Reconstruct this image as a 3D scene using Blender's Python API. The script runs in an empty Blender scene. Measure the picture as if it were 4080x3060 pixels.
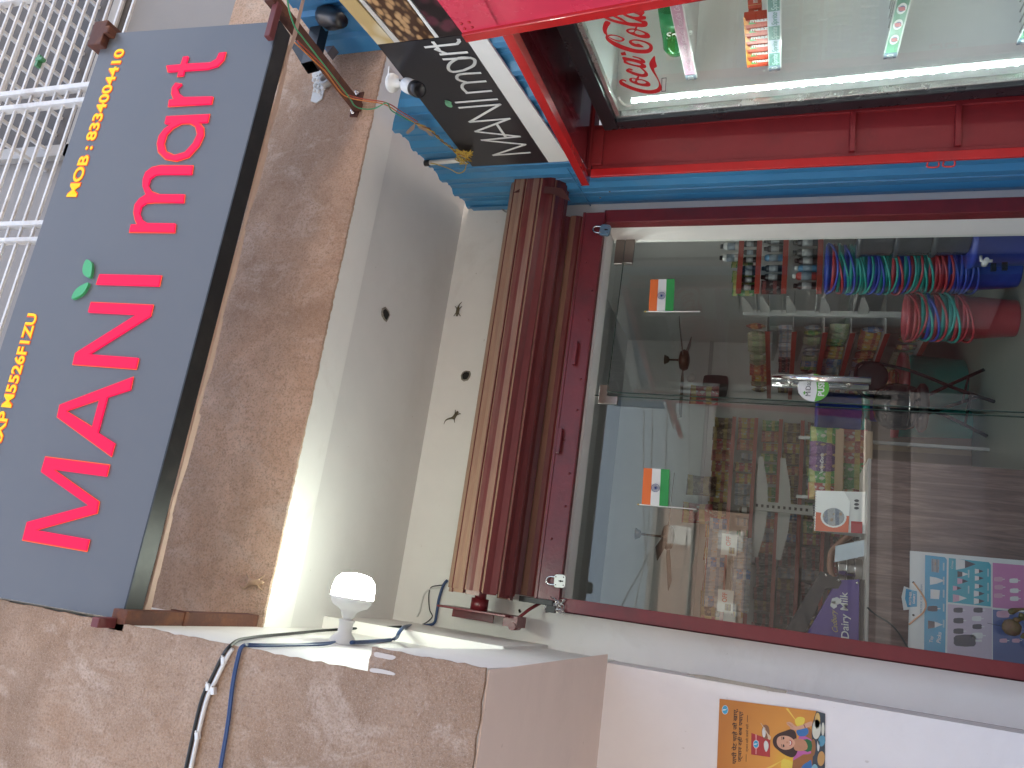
import bpy, math, random
from mathutils import Vector, Matrix
random.seed(7)
sc = bpy.context.scene
COL = sc.collection
# ---------------------------------------------------------------- camera, world, sun, exposure
RC = ((0.13918, 0.309917, -0.940521), (-0.955075, 0.292957, -0.044799), (0.261648, 0.904504, 0.336768))  # image right, image down, forward (phone held on its side)
FPX = 3050.0
cam_d = bpy.data.cameras.new('camera'); cam = bpy.data.objects.new('camera', cam_d); COL.objects.link(cam)
cam_d.sensor_fit = 'HORIZONTAL'; cam_d.sensor_width = 36.0; cam_d.lens = 36.0 * FPX / 4080.0
cam_d.clip_start = 0.02; cam_d.clip_end = 2000
rx, dn, fw = [Vector(v).normalized() for v in RC]
m3 = Matrix((rx, -dn, -fw)).transposed()
cam.matrix_world = m3.to_4x4()
sc.camera = cam
w = bpy.data.worlds.new("World"); sc.world = w; w.use_nodes = True
SUN_EL, SUN_AZ = math.radians(56), math.radians(12)
nt = w.node_tree; nt.nodes.clear()
sky = nt.nodes.new('ShaderNodeTexSky'); sky.sky_type = 'NISHITA'; sky.sun_disc = False
sky.sun_elevation = SUN_EL; sky.sun_rotation = SUN_AZ; sky.dust_density = 10.0; sky.air_density = 1.2; sky.ozone_density = 0.4
bg = nt.nodes.new('ShaderNodeBackground'); bg.inputs['Strength'].default_value = 0.15
wo = nt.nodes.new('ShaderNodeOutputWorld')
nt.links.new(sky.outputs[0], bg.inputs[0]); nt.links.new(bg.outputs[0], wo.inputs[0])
sun_d = bpy.data.lights.new('sun', 'SUN'); sun_d.energy = 4.5; sun_d.angle = math.radians(0.6); sun_d.color = (1.0, 0.95, 0.88)
sun = bpy.data.objects.new('sun', sun_d); COL.objects.link(sun)
sd = Vector((math.sin(SUN_AZ) * math.cos(SUN_EL), math.cos(SUN_AZ) * math.cos(SUN_EL), math.sin(SUN_EL)))
sun.rotation_euler = (-sd).to_track_quat('-Z', 'Y').to_euler(); sun.location = (0, 14, 16)
vs = sc.view_settings; vs.view_transform = 'Standard'; vs.look = 'None'; vs.gamma = 1; vs.exposure = 2.6
sc.cycles.max_bounces = 10; sc.cycles.transparent_max_bounces = 12
# ---------------------------------------------------------------- measuring helpers (photo pixel -> ray from the camera, which stands at the world origin)
def ray(px, py):
    d = (px - 2040.0, py - 1530.0, FPX)
    return Vector((RC[0][i] * d[0] + RC[1][i] * d[1] + RC[2][i] * d[2] for i in range(3)))
def atY(px, py, Y): r = ray(px, py); return r * (Y / r.y)
def atZ(px, py, Z): r = ray(px, py); return r * (Z / r.z)
def atX(px, py, X): r = ray(px, py); return r * (X / r.x)
def onP(px, py, p, n): r = ray(px, py); return r * (Vector(p).dot(n) / r.dot(n))
GZ = -1.6       # street
FZ = -1.25      # shop floor
WN = Vector((.9892, -.1463, 0)); WT = Vector((.1463, .9892, 0)); WP = Vector((2.216, 3.82, 0))   # blue sheet partition beside the shop
def W(s, o, z): return WP + WT * s + WN * o + Vector((0, 0, z))
def onW(px, py, o=0): return onP(px, py, WP + WN * o, WN)
SP = Vector((0, 2.03, 1.945)); SU = Vector((0, -.089, 1)).normalized(); SNn = Vector((0, -1, -.089)).normalized()   # sign face, leaning forward
def onS(px, py, off=0): return onP(px, py, SP + SNn * off, SNn)
# ---------------------------------------------------------------- materials
MATS = {}
def nodes(m):
    m.use_nodes = True; t = m.node_tree; t.nodes.clear()
    o = t.nodes.new('ShaderNodeOutputMaterial'); p = t.nodes.new('ShaderNodeBsdfPrincipled')
    t.links.new(p.outputs[0], o.inputs[0]); return t, p, o
def mixc(t, fac, a, b):
    n = t.nodes.new('ShaderNodeMix'); n.data_type = 'RGBA'
    if isinstance(fac, (int, float)): n.inputs[0].default_value = fac
    else: t.links.new(fac, n.inputs[0])
    for s, v in ((6, a), (7, b)):
        if isinstance(v, (tuple, list)): n.inputs[s].default_value = (*v[:3], 1)
        else: t.links.new(v, n.inputs[s])
    return n.outputs[2]
def noise(t, scale, detail=4, rough=.6, vec=None, dist=0):
    n = t.nodes.new('ShaderNodeTexNoise'); n.inputs['Scale'].default_value = scale; n.inputs['Detail'].default_value = detail
    n.inputs['Roughness'].default_value = rough; n.inputs['Distortion'].default_value = dist
    if vec is not None: t.links.new(vec, n.inputs['Vector'])
    return n.outputs['Fac']
def ramp(t, fac, stops):
    r = t.nodes.new('ShaderNodeValToRGB'); e = r.color_ramp.elements
    while len(e) < len(stops): e.new(.5)
    for k, (p, c) in enumerate(stops):
        e[k].position = p; e[k].color = (*c, 1) if isinstance(c, tuple) else (c, c, c, 1)
    t.links.new(fac, r.inputs[0]); return r.outputs[0]
def coord(t, kind='Object', scale=None):
    c = t.nodes.new('ShaderNodeTexCoord').outputs[kind]
    if scale:
        mp = t.nodes.new('ShaderNodeMapping'); mp.inputs['Scale'].default_value = scale
        t.links.new(c, mp.inputs[0]); c = mp.outputs[0]
    return c
def bump(t, p, h, strength, dist=.01):
    b = t.nodes.new('ShaderNodeBump'); b.inputs['Strength'].default_value = strength; b.inputs['Distance'].default_value = dist
    t.links.new(h, b.inputs['Height']); t.links.new(b.outputs[0], p.inputs['Normal'])
def mat(name, col, rough=.5, metal=0, var=.12, scale=8, bmp=0, bscale=120, coat=0, spec=.5, dirt=None, dirt_amt=.5, dirt_scale=3, alpha=None):
    """plain painted / plastic / metal surface with a little unevenness in colour and gloss"""
    if name in MATS: return MATS[name]
    m = bpy.data.materials.new(name); MATS[name] = m; t, p, o = nodes(m)
    c = coord(t); n = noise(t, scale, 5, .65, c)
    lo = tuple(x * (1 - var) for x in col); hi = tuple(min(1, x * (1 + var)) for x in col)
    k = mixc(t, n, lo, hi)
    if dirt:
        d = noise(t, dirt_scale, 8, .7, c, .4)
        k = mixc(t, ramp(t, d, ((.5, 0.0), (.72, dirt_amt))), k, dirt)
    t.links.new(k, p.inputs['Base Color'])
    r = t.nodes.new('ShaderNodeMapRange'); r.inputs[3].default_value = max(.02, rough - .08); r.inputs[4].default_value = min(1, rough + .1)
    t.links.new(n, r.inputs[0]); t.links.new(r.outputs[0], p.inputs['Roughness'])
    p.inputs['Metallic'].default_value = metal; p.inputs['Coat Weight'].default_value = coat; p.inputs['Specular IOR Level'].default_value = spec
    if bmp: bump(t, p, noise(t, bscale, 3, .6, c), bmp, .004)
    if alpha is not None: p.inputs['Alpha'].default_value = alpha
    return m
def emit(name, col, s, base=None):
    if name in MATS: return MATS[name]
    m = bpy.data.materials.new(name); MATS[name] = m; t, p, o = nodes(m)
    p.inputs['Base Color'].default_value = (*(base or col), 1); p.inputs['Roughness'].default_value = .4; p.inputs['Specular IOR Level'].default_value = .15
    p.inputs['Emission Color'].default_value = (*col, 1); p.inputs['Emission Strength'].default_value = s
    return m
def glass(name, tint=(.96, .98, .97), ior=1.5, rough=0.0, dusty=0.0):
    if name in MATS: return MATS[name]
    m = bpy.data.materials.new(name); MATS[name] = m; m.use_nodes = True; t = m.node_tree; t.nodes.clear()
    o = t.nodes.new('ShaderNodeOutputMaterial'); tr = t.nodes.new('ShaderNodeBsdfTransparent'); tr.inputs[0].default_value = (*tint, 1)
    g = t.nodes.new('ShaderNodeBsdfGlossy'); g.inputs['Roughness'].default_value = rough
    r0 = ((ior - 1) / (ior + 1)) ** 2 * 1.8      # both faces of the sheet
    lw = t.nodes.new('ShaderNodeLayerWeight'); lw.inputs[0].default_value = .5
    pw = t.nodes.new('ShaderNodeMath'); pw.operation = 'POWER'; pw.inputs[1].default_value = 5; t.links.new(lw.outputs['Facing'], pw.inputs[0])
    f = t.nodes.new('ShaderNodeMath'); f.operation = 'MULTIPLY_ADD'; f.inputs[1].default_value = 1 - r0; f.inputs[2].default_value = r0; t.links.new(pw.outputs[0], f.inputs[0])
    mx = t.nodes.new('ShaderNodeMixShader'); t.links.new(f.outputs[0], mx.inputs[0]); t.links.new(tr.outputs[0], mx.inputs[1]); t.links.new(g.outputs[0], mx.inputs[2])
    last = mx.outputs[0]
    if dusty:
        d = t.nodes.new('ShaderNodeBsdfDiffuse'); d.inputs[0].default_value = (.6, .6, .58, 1)
        n = noise(t, 5, 6, .7, coord(t)); q = ramp(t, n, ((.4, 0.0), (.8, dusty)))
        m2 = t.nodes.new('ShaderNodeMixShader'); t.links.new(q, m2.inputs[0]); t.links.new(last, m2.inputs[1]); t.links.new(d.outputs[0], m2.inputs[2]); last = m2.outputs[0]
    t.links.new(last, o.inputs[0]); return m
def plaster(name, a, b, dark, grain=1.0):
    """rough unpainted cement plaster: blotches, damp runs, grit"""
    m = bpy.data.materials.new(name); MATS[name] = m; t, p, o = nodes(m); c = coord(t)
    g = noise(t, 130, 6, .7, c); s = noise(t, 4.5, 8, .72, c, .9); big = noise(t, 1.3, 5, .6, c, .5); f = noise(t, 260, 3, .6, c)
    k = mixc(t, ramp(t, s, ((.36, 0.0), (.62, 1.0))), a, b)
    k = mixc(t, ramp(t, big, ((.42, 0.0), (.60, .85))), k, tuple(x * .66 for x in b))
    pale = noise(t, 7, 6, .7, coord(t, 'Object', (1, 1, .7)), .8); k = mixc(t, ramp(t, pale, ((.52, 0.0), (.70, .7))), k, (.78, .63, .53))
    k = mixc(t, ramp(t, g, ((.49, 0.0), (.68, .8))), k, dark); sp = noise(t, 48, 4, .65, c); k = mixc(t, ramp(t, sp, ((.57, 0.0), (.68, .42))), k, dark)
    k = mixc(t, ramp(t, f, ((.52, 0.0), (.68, .55))), k, (.74, .62, .54))
    st = noise(t, 2.0, 7, .7, coord(t, 'Object', (1, 1, .3)), .8)
    k = mixc(t, ramp(t, st, ((.58, 0.0), (.74, .5))), k, dark)
    t.links.new(k, p.inputs['Base Color']); p.inputs['Roughness'].default_value = .95; p.inputs['Specular IOR Level'].default_value = .15
    v = noise(t, 70, 5, .65, c, .3)
    ad = t.nodes.new('ShaderNodeMath'); ad.operation = 'ADD'; t.links.new(v, ad.inputs[0]); t.links.new(g, ad.inputs[1])
    bump(t, p, ad.outputs[0], .85 * grain, .016); return m
def putty(name, a, stain=(.45, .4, .33), amt=.3):
    m = bpy.data.materials.new(name); MATS[name] = m; t, p, o = nodes(m); c = coord(t)
    s = noise(t, 1.6, 7, .7, c, .5); f = noise(t, 40, 4, .6, c)
    k = mixc(t, noise(t, 6, 5, .6, c), tuple(x * .94 for x in a), tuple(min(1, x * 1.04) for x in a))
    k = mixc(t, ramp(t, s, ((.55, 0.0), (.8, amt))), k, stain)
    sp = noise(t, 28, 2, .5, c); k = mixc(t, ramp(t, sp, ((.76, 0.0), (.8, .5))), k, stain)
    t.links.new(k, p.inputs['Base Color']); p.inputs['Roughness'].default_value = .6; bump(t, p, f, .12, .004); return m
def pack(name, base, band, patch):
    """printed plastic wrapper: coloured film, a band and a patch of print"""
    if name in MATS: return MATS[name]
    m = bpy.data.materials.new(name); MATS[name] = m; t, p, o = nodes(m); c = coord(t, 'Generated')
    v = t.nodes.new('ShaderNodeTexVoronoi'); v.inputs['Scale'].default_value = 3.2; t.links.new(c, v.inputs['Vector'])
    k = mixc(t, ramp(t, v.outputs['Distance'], ((.28, 1.0), (.36, 0.0))), base, patch)
    wv = t.nodes.new('ShaderNodeTexWave'); wv.bands_direction = 'Z'; wv.inputs['Scale'].default_value = .55; wv.inputs['Distortion'].default_value = 2.5; t.links.new(c, wv.inputs['Vector'])
    k = mixc(t, ramp(t, wv.outputs[0], ((.7, 0.0), (.76, .9))), k, band)
    s = noise(t, 26, 2, .5, c); k = mixc(t, ramp(t, s, ((.62, 0.0), (.66, .55))), k, (.75, .75, .7))
    hs = t.nodes.new('ShaderNodeHueSaturation'); hs.inputs['Saturation'].default_value = .85; hs.inputs['Value'].default_value = .7; t.links.new(k, hs.inputs['Color']); k = hs.outputs[0]
    t.links.new(k, p.inputs['Base Color']); p.inputs['Roughness'].default_value = .28; bump(t, p, noise(t, 7, 4, .6, c), .5, .02); return m
# ---------------------------------------------------------------- mesh building
class MB:
    def __init__(s): s.v = []; s.f = []; s.mi = []; s.m = 0; s.sm = []
    def face(s, pts, smooth=False):
        b = len(s.v); s.v += [Vector(p) for p in pts]; s.f.append(tuple(range(b, b + len(pts)))); s.mi.append(s.m); s.sm.append(smooth)
    def box(s, lo, hi, ax=None, o=None):
        """box from lo to hi, optionally in the frame ax (3 vectors) at o"""
        X = [Vector((x, y, z)) for z in (lo[2], hi[2]) for y in (lo[1], hi[1]) for x in (lo[0], hi[0])]
        if ax: X = [o + ax[0] * p.x + ax[1] * p.y + ax[2] * p.z for p in X]
        b = len(s.v); s.v += X
        for q in ((0, 2, 3, 1), (4, 5, 7, 6), (0, 1, 5, 4), (2, 6, 7, 3), (0, 4, 6, 2), (1, 3, 7, 5)):
            s.f.append(tuple(b + i for i in q)); s.mi.append(s.m); s.sm.append(False)
        return s
    def prism(s, pts, d):
        """polygon pushed along vector d"""
        d = Vector(d); a = [Vector(p) for p in pts]; n = len(a); b = len(s.v); s.v += a + [p + d for p in a]
        s.f.append(tuple(range(b + n - 1, b - 1, -1))); s.f.append(tuple(range(b + n, b + 2 * n))); s.mi += [s.m] * 2; s.sm += [False] * 2
        for i in range(n):
            j = (i + 1) % n; s.f.append((b + i, b + j, b + n + j, b + n + i)); s.mi.append(s.m); s.sm.append(False)
        return s
    def tube(s, pts, r, seg=8, cap=True, closed=False, smooth=True):
        pts = [Vector(p) for p in pts]; n = len(pts); b = len(s.v); rr = r if isinstance(r, (list, tuple)) else [r] * n
        up = None
        for i, p in enumerate(pts):
            t = (pts[(i + 1) % n] - pts[i - 1]) if closed else (pts[min(i + 1, n - 1)] - pts[max(i - 1, 0)])
            t = t.normalized() if t.length > 1e-9 else Vector((0, 0, 1))
            if up is None: up = Vector((0, 0, 1)) if abs(t.z) < .9 else Vector((1, 0, 0))
            x = t.cross(up).normalized(); y = x.cross(t).normalized(); up = y
            for k in range(seg):
                a = 2 * math.pi * k / seg; s.v.append(p + x * math.cos(a) * rr[i] + y * math.sin(a) * rr[i])
        for i in range(n if closed else n - 1):
            i2 = (i + 1) % n
            for k in range(seg):
                k2 = (k + 1) % seg; s.f.append((b + i * seg + k, b + i * seg + k2, b + i2 * seg + k2, b + i2 * seg + k)); s.mi.append(s.m); s.sm.append(smooth)
        if cap and not closed:
            s.f.append(tuple(b + k for k in range(seg - 1, -1, -1))); s.f.append(tuple(b + (n - 1) * seg + k for k in range(seg))); s.mi += [s.m] * 2; s.sm += [False] * 2
        return s
    def lathe(s, prof, o, ax=Vector((0, 0, 1)), seg=20, smooth=True, sq=1.0):
        """profile [(radius, height)] turned about ax at o"""
        o = Vector(o); ax = Vector(ax).normalized(); u = Vector((0, 0, 1)) if abs(ax.z) < .9 else Vector((1, 0, 0))
        x = ax.cross(u).normalized(); y = ax.cross(x).normalized(); b = len(s.v)
        for r, h in prof:
            for k in range(seg):
                a = 2 * math.pi * k / seg; s.v.append(o + ax * h + x * (math.cos(a) * r) + y * (math.sin(a) * r * sq))
        for i in range(len(prof) - 1):
            for k in range(seg):
                k2 = (k + 1) % seg; s.f.append((b + i * seg + k, b + i * seg + k2, b + (i + 1) * seg + k2, b + (i + 1) * seg + k)); s.mi.append(s.m); s.sm.append(smooth)
        if prof[0][0] > 1e-5: s.f.append(tuple(b + k for k in range(seg - 1, -1, -1))); s.mi.append(s.m); s.sm.append(False)
        if prof[-1][0] > 1e-5: s.f.append(tuple(b + (len(prof) - 1) * seg + k for k in range(seg))); s.mi.append(s.m); s.sm.append(False)
        return s
    def grid(s, fn, nu, nv, smooth=True):
        b = len(s.v)
        for j in range(nv + 1):
            for i in range(nu + 1): s.v.append(Vector(fn(i / nu, j / nv)))
        for j in range(nv):
            for i in range(nu):
                a = b + j * (nu + 1) + i; s.f.append((a, a + 1, a + nu + 2, a + nu + 1)); s.mi.append(s.m); s.sm.append(smooth)
        return s
    def build(s, name, mats, parent=None, bevel=0, origin=None):
        me = bpy.data.meshes.new(name)
        if parent is not None: org = wloc(parent)
        elif origin is not None: org = Vector(origin)
        else:
            xs = [p.x for p in s.v]; ys = [p.y for p in s.v]; zs = [p.z for p in s.v]
            org = Vector(((min(xs) + max(xs)) / 2, (min(ys) + max(ys)) / 2, min(zs)))
        me.from_pydata([tuple(p - org) for p in s.v], [], s.f)
        for m in (mats if isinstance(mats, (list, tuple)) else [mats]): me.materials.append(m)
        for p, i, q in zip(me.polygons, s.mi, s.sm): p.material_index = i; p.use_smooth = q
        me.update()
        o = bpy.data.objects.new(name, me); COL.objects.link(o)
        if parent is not None: o.parent = parent
        else: o.location = org
        if bevel:
            b = o.modifiers.new('edge', 'BEVEL'); b.width = bevel; b.segments = 2; b.limit_method = 'ANGLE'; b.angle_limit = math.radians(40)
        return o
def wloc(o):
    l = Vector(o.location)
    while o.parent is not None: o = o.parent; l += Vector(o.location)
    return l
def tag(o, label=None, cat=None, group=None, kind=None):
    if label: o['label'] = label
    if cat: o['category'] = cat
    if group: o['group'] = group
    if kind: o['kind'] = kind
    return o
def thing(name, loc, label, cat, group=None):
    o = bpy.data.objects.new(name, None); COL.objects.link(o); o.location = loc; o.empty_display_size = .1
    return tag(o, label, cat, group)
def copy_tree(o, parent=None):
    c = o.copy(); COL.objects.link(c)
    if parent is not None: c.parent = parent
    for ch in [x for x in o.children]: copy_tree(ch, c)
    return c
DG = None
def curve_mesh(cu, name, mats, M, parent, bold=0):
    """turn a text or outline curve into a mesh object placed by matrix M"""
    o = bpy.data.objects.new(name, cu); COL.objects.link(o)
    bpy.context.view_layer.update()
    me = bpy.data.meshes.new_from_object(o.evaluated_get(bpy.context.evaluated_depsgraph_get()))
    bpy.data.objects.remove(o); bpy.data.curves.remove(cu)
    me.name = name; me.materials.clear()
    for m in (mats if isinstance(mats, (list, tuple)) else [mats]): me.materials.append(m)
    org = wloc(parent) if parent is not None else Vector(M.translation)
    me.transform(Matrix.Translation(-org) @ M)
    ob = bpy.data.objects.new(name, me); COL.objects.link(ob)
    if parent is not None: ob.parent = parent
    else: ob.location = org
    return ob
def frame(o, x, y, z):
    M = Matrix((x, y, z)).transposed().to_4x4(); M.translation = o; return M
def text(body, name, m, o, xdir, ydir, h, width=None, parent=None, depth=.001, bold=0, shear=0, align='LEFT'):
    """flat lettering: baseline starts at o, runs along xdir, capital height h; width stretches it to fit"""
    cu = bpy.data.curves.new(name, 'FONT'); cu.body = body; cu.extrude = depth / 2; cu.offset = bold; cu.shear = shear; cu.resolution_u = 3
    cu.align_x = 'LEFT'; x = Vector(xdir).normalized(); y = Vector(ydir).normalized(); z = x.cross(y)
    t = bpy.data.objects.new('t', cu); COL.objects.link(t); bpy.context.view_layer.update()
    dx = max(.01, t.dimensions.x); bx = min(c[0] for c in t.bound_box); bpy.data.objects.remove(t)
    cap = .70; sy = h / cap; sx = (width / dx) if width else sy
    cu.extrude = depth / 2
    if align == 'CENTER': o = Vector(o) - x * (sx * dx / 2)
    M = frame(Vector(o) - x * (bx * sx), x * sx, y * sy, z)
    return curve_mesh(cu, name, m, M, parent)
def outline(splines, name, m, o, x, y, parent=None, depth=.002, bevel=0, smooth=False):
    """2D outline(s) in the plane (o, x, y), filled (inner loops are holes) and given thickness"""
    cu = bpy.data.curves.new(name, 'CURVE'); cu.dimensions = '2D'; cu.fill_mode = 'BOTH'; cu.extrude = depth / 2; cu.resolution_u = 5
    z = x.cross(y)
    for sp in splines:
        pts = [Vector(p) - o for p in sp]; pts = [(p.dot(x), p.dot(y)) for p in pts]
        if smooth:
            s = cu.splines.new('NURBS'); s.points.add(len(pts) - 1); s.order_u = 3
        else:
            s = cu.splines.new('POLY'); s.points.add(len(pts) - 1)
        for q, p in zip(s.points, pts): q.co = (p[0], p[1], 0, 1)
        s.use_cyclic_u = True
    return curve_mesh(cu, name, m, frame(o, x, y, z), parent)
def smooth_loop(pts, n=3):
    """Catmull-Rom through the points of a closed loop"""
    out = []; N = len(pts)
    for i in range(N):
        p0, p1, p2, p3 = [Vector(pts[(i + k) % N]) for k in (-1, 0, 1, 2)]
        for k in range(n):
            t = k / n; out.append(.5 * ((2 * p1) + (p2 - p0) * t + (2 * p0 - 5 * p1 + 4 * p2 - p3) * t * t + (3 * p1 - p0 - 3 * p2 + p3) * t ** 3))
    return out
def smooth_path(pts, n=5):
    pts = [Vector(p) for p in pts]; out = []
    for i in range(len(pts) - 1):
        p0 = pts[max(i - 1, 0)]; p1 = pts[i]; p2 = pts[i + 1]; p3 = pts[min(i + 2, len(pts) - 1)]
        for k in range(n):
            t = k / n; out.append(.5 * ((2 * p1) + (p2 - p0) * t + (2 * p0 - 5 * p1 + 4 * p2 - p3) * t * t + (3 * p1 - p0 - 3 * p2 + p3) * t ** 3))
    return out + [pts[-1]]
VX, VY, VZ = Vector((1, 0, 0)), Vector((0, 1, 0)), Vector((0, 0, 1))
def ordinal(k): return ['first', 'second', 'third', 'fourth', 'fifth', 'sixth', 'seventh', 'eighth', 'ninth', 'tenth', 'eleventh', 'twelfth', 'thirteenth', 'fourteenth', 'fifteenth', 'sixteenth', 'seventeenth', 'eighteenth', 'nineteenth', 'twentieth', 'twenty-first', 'twenty-second', 'twenty-third', 'twenty-fourth', 'twenty-fifth', 'twenty-sixth'][k]
# ---------------------------------------------------------------- shared materials
M_PL = plaster('rough_plaster', (.62, .445, .335), (.50, .33, .225), (.27, .155, .095))
M_PL2 = plaster('rough_plaster_dark', (.84, .615, .475), (.68, .45, .315), (.33, .185, .11))
M_WH = putty('white_putty', (.84, .82, .785)); M_CEIL = putty('grey_putty_ceiling', (.74, .715, .69), amt=.15)
M_BEI = putty('beige_putty', (.76, .62, .55), (.4, .3, .25), .25); M_POW = putty('poster_wall_paint', (.82, .79, .79), (.5, .45, .42), .2)
M_UP = putty('upper_wall_paint', (.28, .255, .235), (.3, .26, .23), .5)
M_MAR = mat('maroon_enamel', (.16, .017, .022), .32, var=.25, bmp=.25, bscale=60, dirt=(.05, .02, .02), dirt_amt=.5)
M_RED = mat('red_enamel', (.52, .018, .02), .22, var=.12, bmp=.1, bscale=40, coat=.4, dirt=(.25, .02, .02), dirt_amt=.4)
M_RED2 = mat('cabinet_red_enamel', (.25, .016, .02), .5, var=.18, bmp=.1, bscale=30, dirt=(.14, .012, .014), dirt_amt=.6)
M_BLU = mat('blue_coated_sheet', (.05, .225, .44), .3, var=.08, scale=3, dirt=(.22, .3, .36), dirt_amt=.3)
M_BLK = mat('black_plastic', (.012, .012, .013), .35); M_BLKM = mat('black_paint_metal', (.012, .012, .013), .45, dirt=(.05, .045, .04), dirt_amt=.5, dirt_scale=9)
M_RUST = mat('rusty_steel', (.10, .035, .022), .75, var=.4, scale=14, bmp=.5, bscale=50, dirt=(.26, .09, .03), dirt_amt=.8, dirt_scale=7)
M_STEEL = mat('steel', (.62, .60, .58), .16, 1.0); M_CHR = mat('chrome', (.8, .78, .76), .05, 1.0, var=.02); M_BRN = mat('bronze_fitting', (.30, .26, .235), .3, .85)
M_WHP = mat('white_plastic', (.72, .71, .68), .4, var=.04); M_CAB = mat('cage_white_paint', (.66, .65, .64), .5, dirt=(.3, .2, .12), dirt_amt=.5, dirt_scale=5)
M_DARK = mat('dark_void', (.02, .018, .016), .9); M_CON = plaster('broken_concrete', (.5, .47, .4), (.4, .36, .3), (.15, .13, .1))
def jag(a, b, n, amp, d):
    a, b, d = Vector(a), Vector(b), Vector(d); out = []
    for k in range(n): out.append(a.lerp(b, k / n) + d * random.uniform(-amp, amp) * (0 if k == 0 else 1))
    return out
# ---------------------------------------------------------------- ground
g = MB(); g.box((-25, 1.2, GZ - .25), (25, 3.7, GZ + .12)); tag(g.build('pavement', mat('pavement_concrete', (.24, .225, .205), .9, var=.15, scale=2, dirt=(.15, .14, .12), dirt_amt=.4, dirt_scale=1.5)), kind='structure')
g = MB(); g.face([(-60, -60, GZ), (60, -60, GZ), (60, 60, GZ), (-60, 60, GZ)])
tag(g.build('ground', mat('street_concrete', (.30, .285, .265), .9, var=.2, scale=2, dirt=(.2, .18, .15), dirt_amt=.5, dirt_scale=1)), kind='structure')
g = MB(); g.box((-25, -8.95, GZ - .25), (25, -3.2, GZ + .004)); tag(g.build('road', mat('road_asphalt', (.05, .048, .047), .85, var=.2, scale=3)), kind='structure')
# ---------------------------------------------------------------- the shop building
ZC, ZN, ZO = 1.887, 1.04, .704
bld = thing('shop_building', (1, 3.9, GZ), 'plastered shop building with rough brown beam and recessed white shopfront', 'building')
b = MB()
def hp(poly, z0, z1): b.prism([(x, y, z0) for x, y in poly], (0, 0, z1 - z0))
hp([(-4, 2.014), (-.262, 2.014), (-.262, 3.14), (-.212, 3.14), (-.216, 3.82), (-4, 3.82)], ZN, 6.5)
hp([(-4, 2.014), (-.196, 2.014), (-.232, 3.6), (-.232, 3.82), (-4, 3.82)], ZO, ZN)
b.build('pillar', M_WH, bld)
b = MB(); e = MB()
top = [(-4, 2.0, 6.5), (-4, 2.0, ZO - .002)] + jag((-1.2, 2, ZO - .002), (-.194, 2, ZO - .002), 24, .003, (0, 0, 1)) + jag((-.194, 2, ZO), (-.194, 2, ZN), 16, .003, (1, 0, 0)) + jag((-.194, 2, ZN), (-.259, 2, ZN), 4, .004, (0, 0, 1)) + jag((-.259, 2, ZN), (-.259, 2, 2.6), 60, .003, (1, 0, 0)) + [(-.259, 2, 6.5)]
b.prism([Vector(p) for p in top][::-1], (0, .013, 0)); b.build('plaster_face', M_PL, bld)
b = MB()   # strips of lighter filler smeared at the notch in the plaster
for (x0, x1, z0, z1) in ((-.265, -.215, .955, 1.02), (-.30, -.272, .945, 1.03)):
    pts = [(x0, 1.9985, z0 + .01), (x0 + .01, 1.9985, z1), (x1 - .02, 1.9985, z1 - .01), (x1, 1.9985, z1 - .02), (x1 - .012, 1.9985, z0 + .03), (x0 + .02, 1.9985, z0)]
    b.prism(pts, (0, .0012, 0))
b = MB()
for p in ([(480, 908), (530, 915), (612, 935), (590, 958), (530, 948), (478, 936)], [(455, 1012), (530, 1020), (604, 1042), (600, 1058), (520, 1046), (452, 1036)]):
    q = [atY(1200 + x * .6148, 2040 + y * .6148, 1.9988) for x, y in p]
    b.prism(smooth_loop(q, 3), (0, -.0015, 0))
b.build('filler_smear', putty('lime_filler', (.60, .55, .50), (.4, .3, .25), .6), bld)
b = MB(); b.box((-4, 3.6, GZ), (-.237, 3.819, ZO - .001)); b.build('poster_wall', M_POW, bld)
b = MB(); b.box((-4, 2.02, ZO - .006), (-.2, 3.599, ZO - .001)); b.build('soffit', M_BEI, bld)
b = MB()
b.box((-.236, 3.82, GZ), (.012, 3.98, .985)); b.box((2.057, 3.82, GZ), (3.4, 3.98, .985)); b.box((-.3, 3.82, .985), (3.4, 3.98, 1.95))
b.build('shopfront_wall', M_WH, bld)
b = MB(); b.box((2.041, 3.775, FZ), (2.056, 3.99, .98)); b.build('door_jamb', putty('jamb_paint', (.72, .70, .66)), bld)
b = MB(); b.box((-.3, 2.88, 1.897), (3.6, 3.82, 2.02)); b.build('ceiling', M_CEIL, bld)
b = MB(); b.box((-.262, 2.693, ZC), (3.6, 2.88, 2.9)); b.build('beam', M_WH, bld)
b = MB()
low = jag((-.262, 2.68, ZC - .001), (3.6, 2.68, ZC - .001), 320, .0028, (0, 0, 1))
b.prism([Vector(p) for p in low] + [Vector((3.6, 2.68, 2.9)), Vector((-.262, 2.68, 2.9))], (0, .0125, 0)); b.build('beam_plaster', M_PL2, bld)
b = MB(); b.box((-4, 2.75, 2.9), (6, 2.95, 10)); b.box((-4, 3.99, 1.97), (9, 12, 10)); b.box((3.5, 3.99, GZ), (9, 12, 1.96)); b.build('upper_wall', M_UP, bld)
b = MB()
b.box((-.95, 3.98, FZ), (-.8, 8.45, 1.75)); b.box((3.0, 3.98, FZ), (3.15, 8.45, 1.75)); b.box((-.8, 8.3, FZ), (3.0, 8.45, 1.75))
b.build('shop_inside_wall', putty('inside_wall_paint', (.62, .63, .62), (.5, .5, .48), .2), bld)
b = MB(); b.box((-.95, 3.98, 1.75), (3.15, 8.45, 1.9)); b.build('shop_inside_ceiling', putty('inside_ceiling', (.6, .6, .6)), bld)
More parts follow.
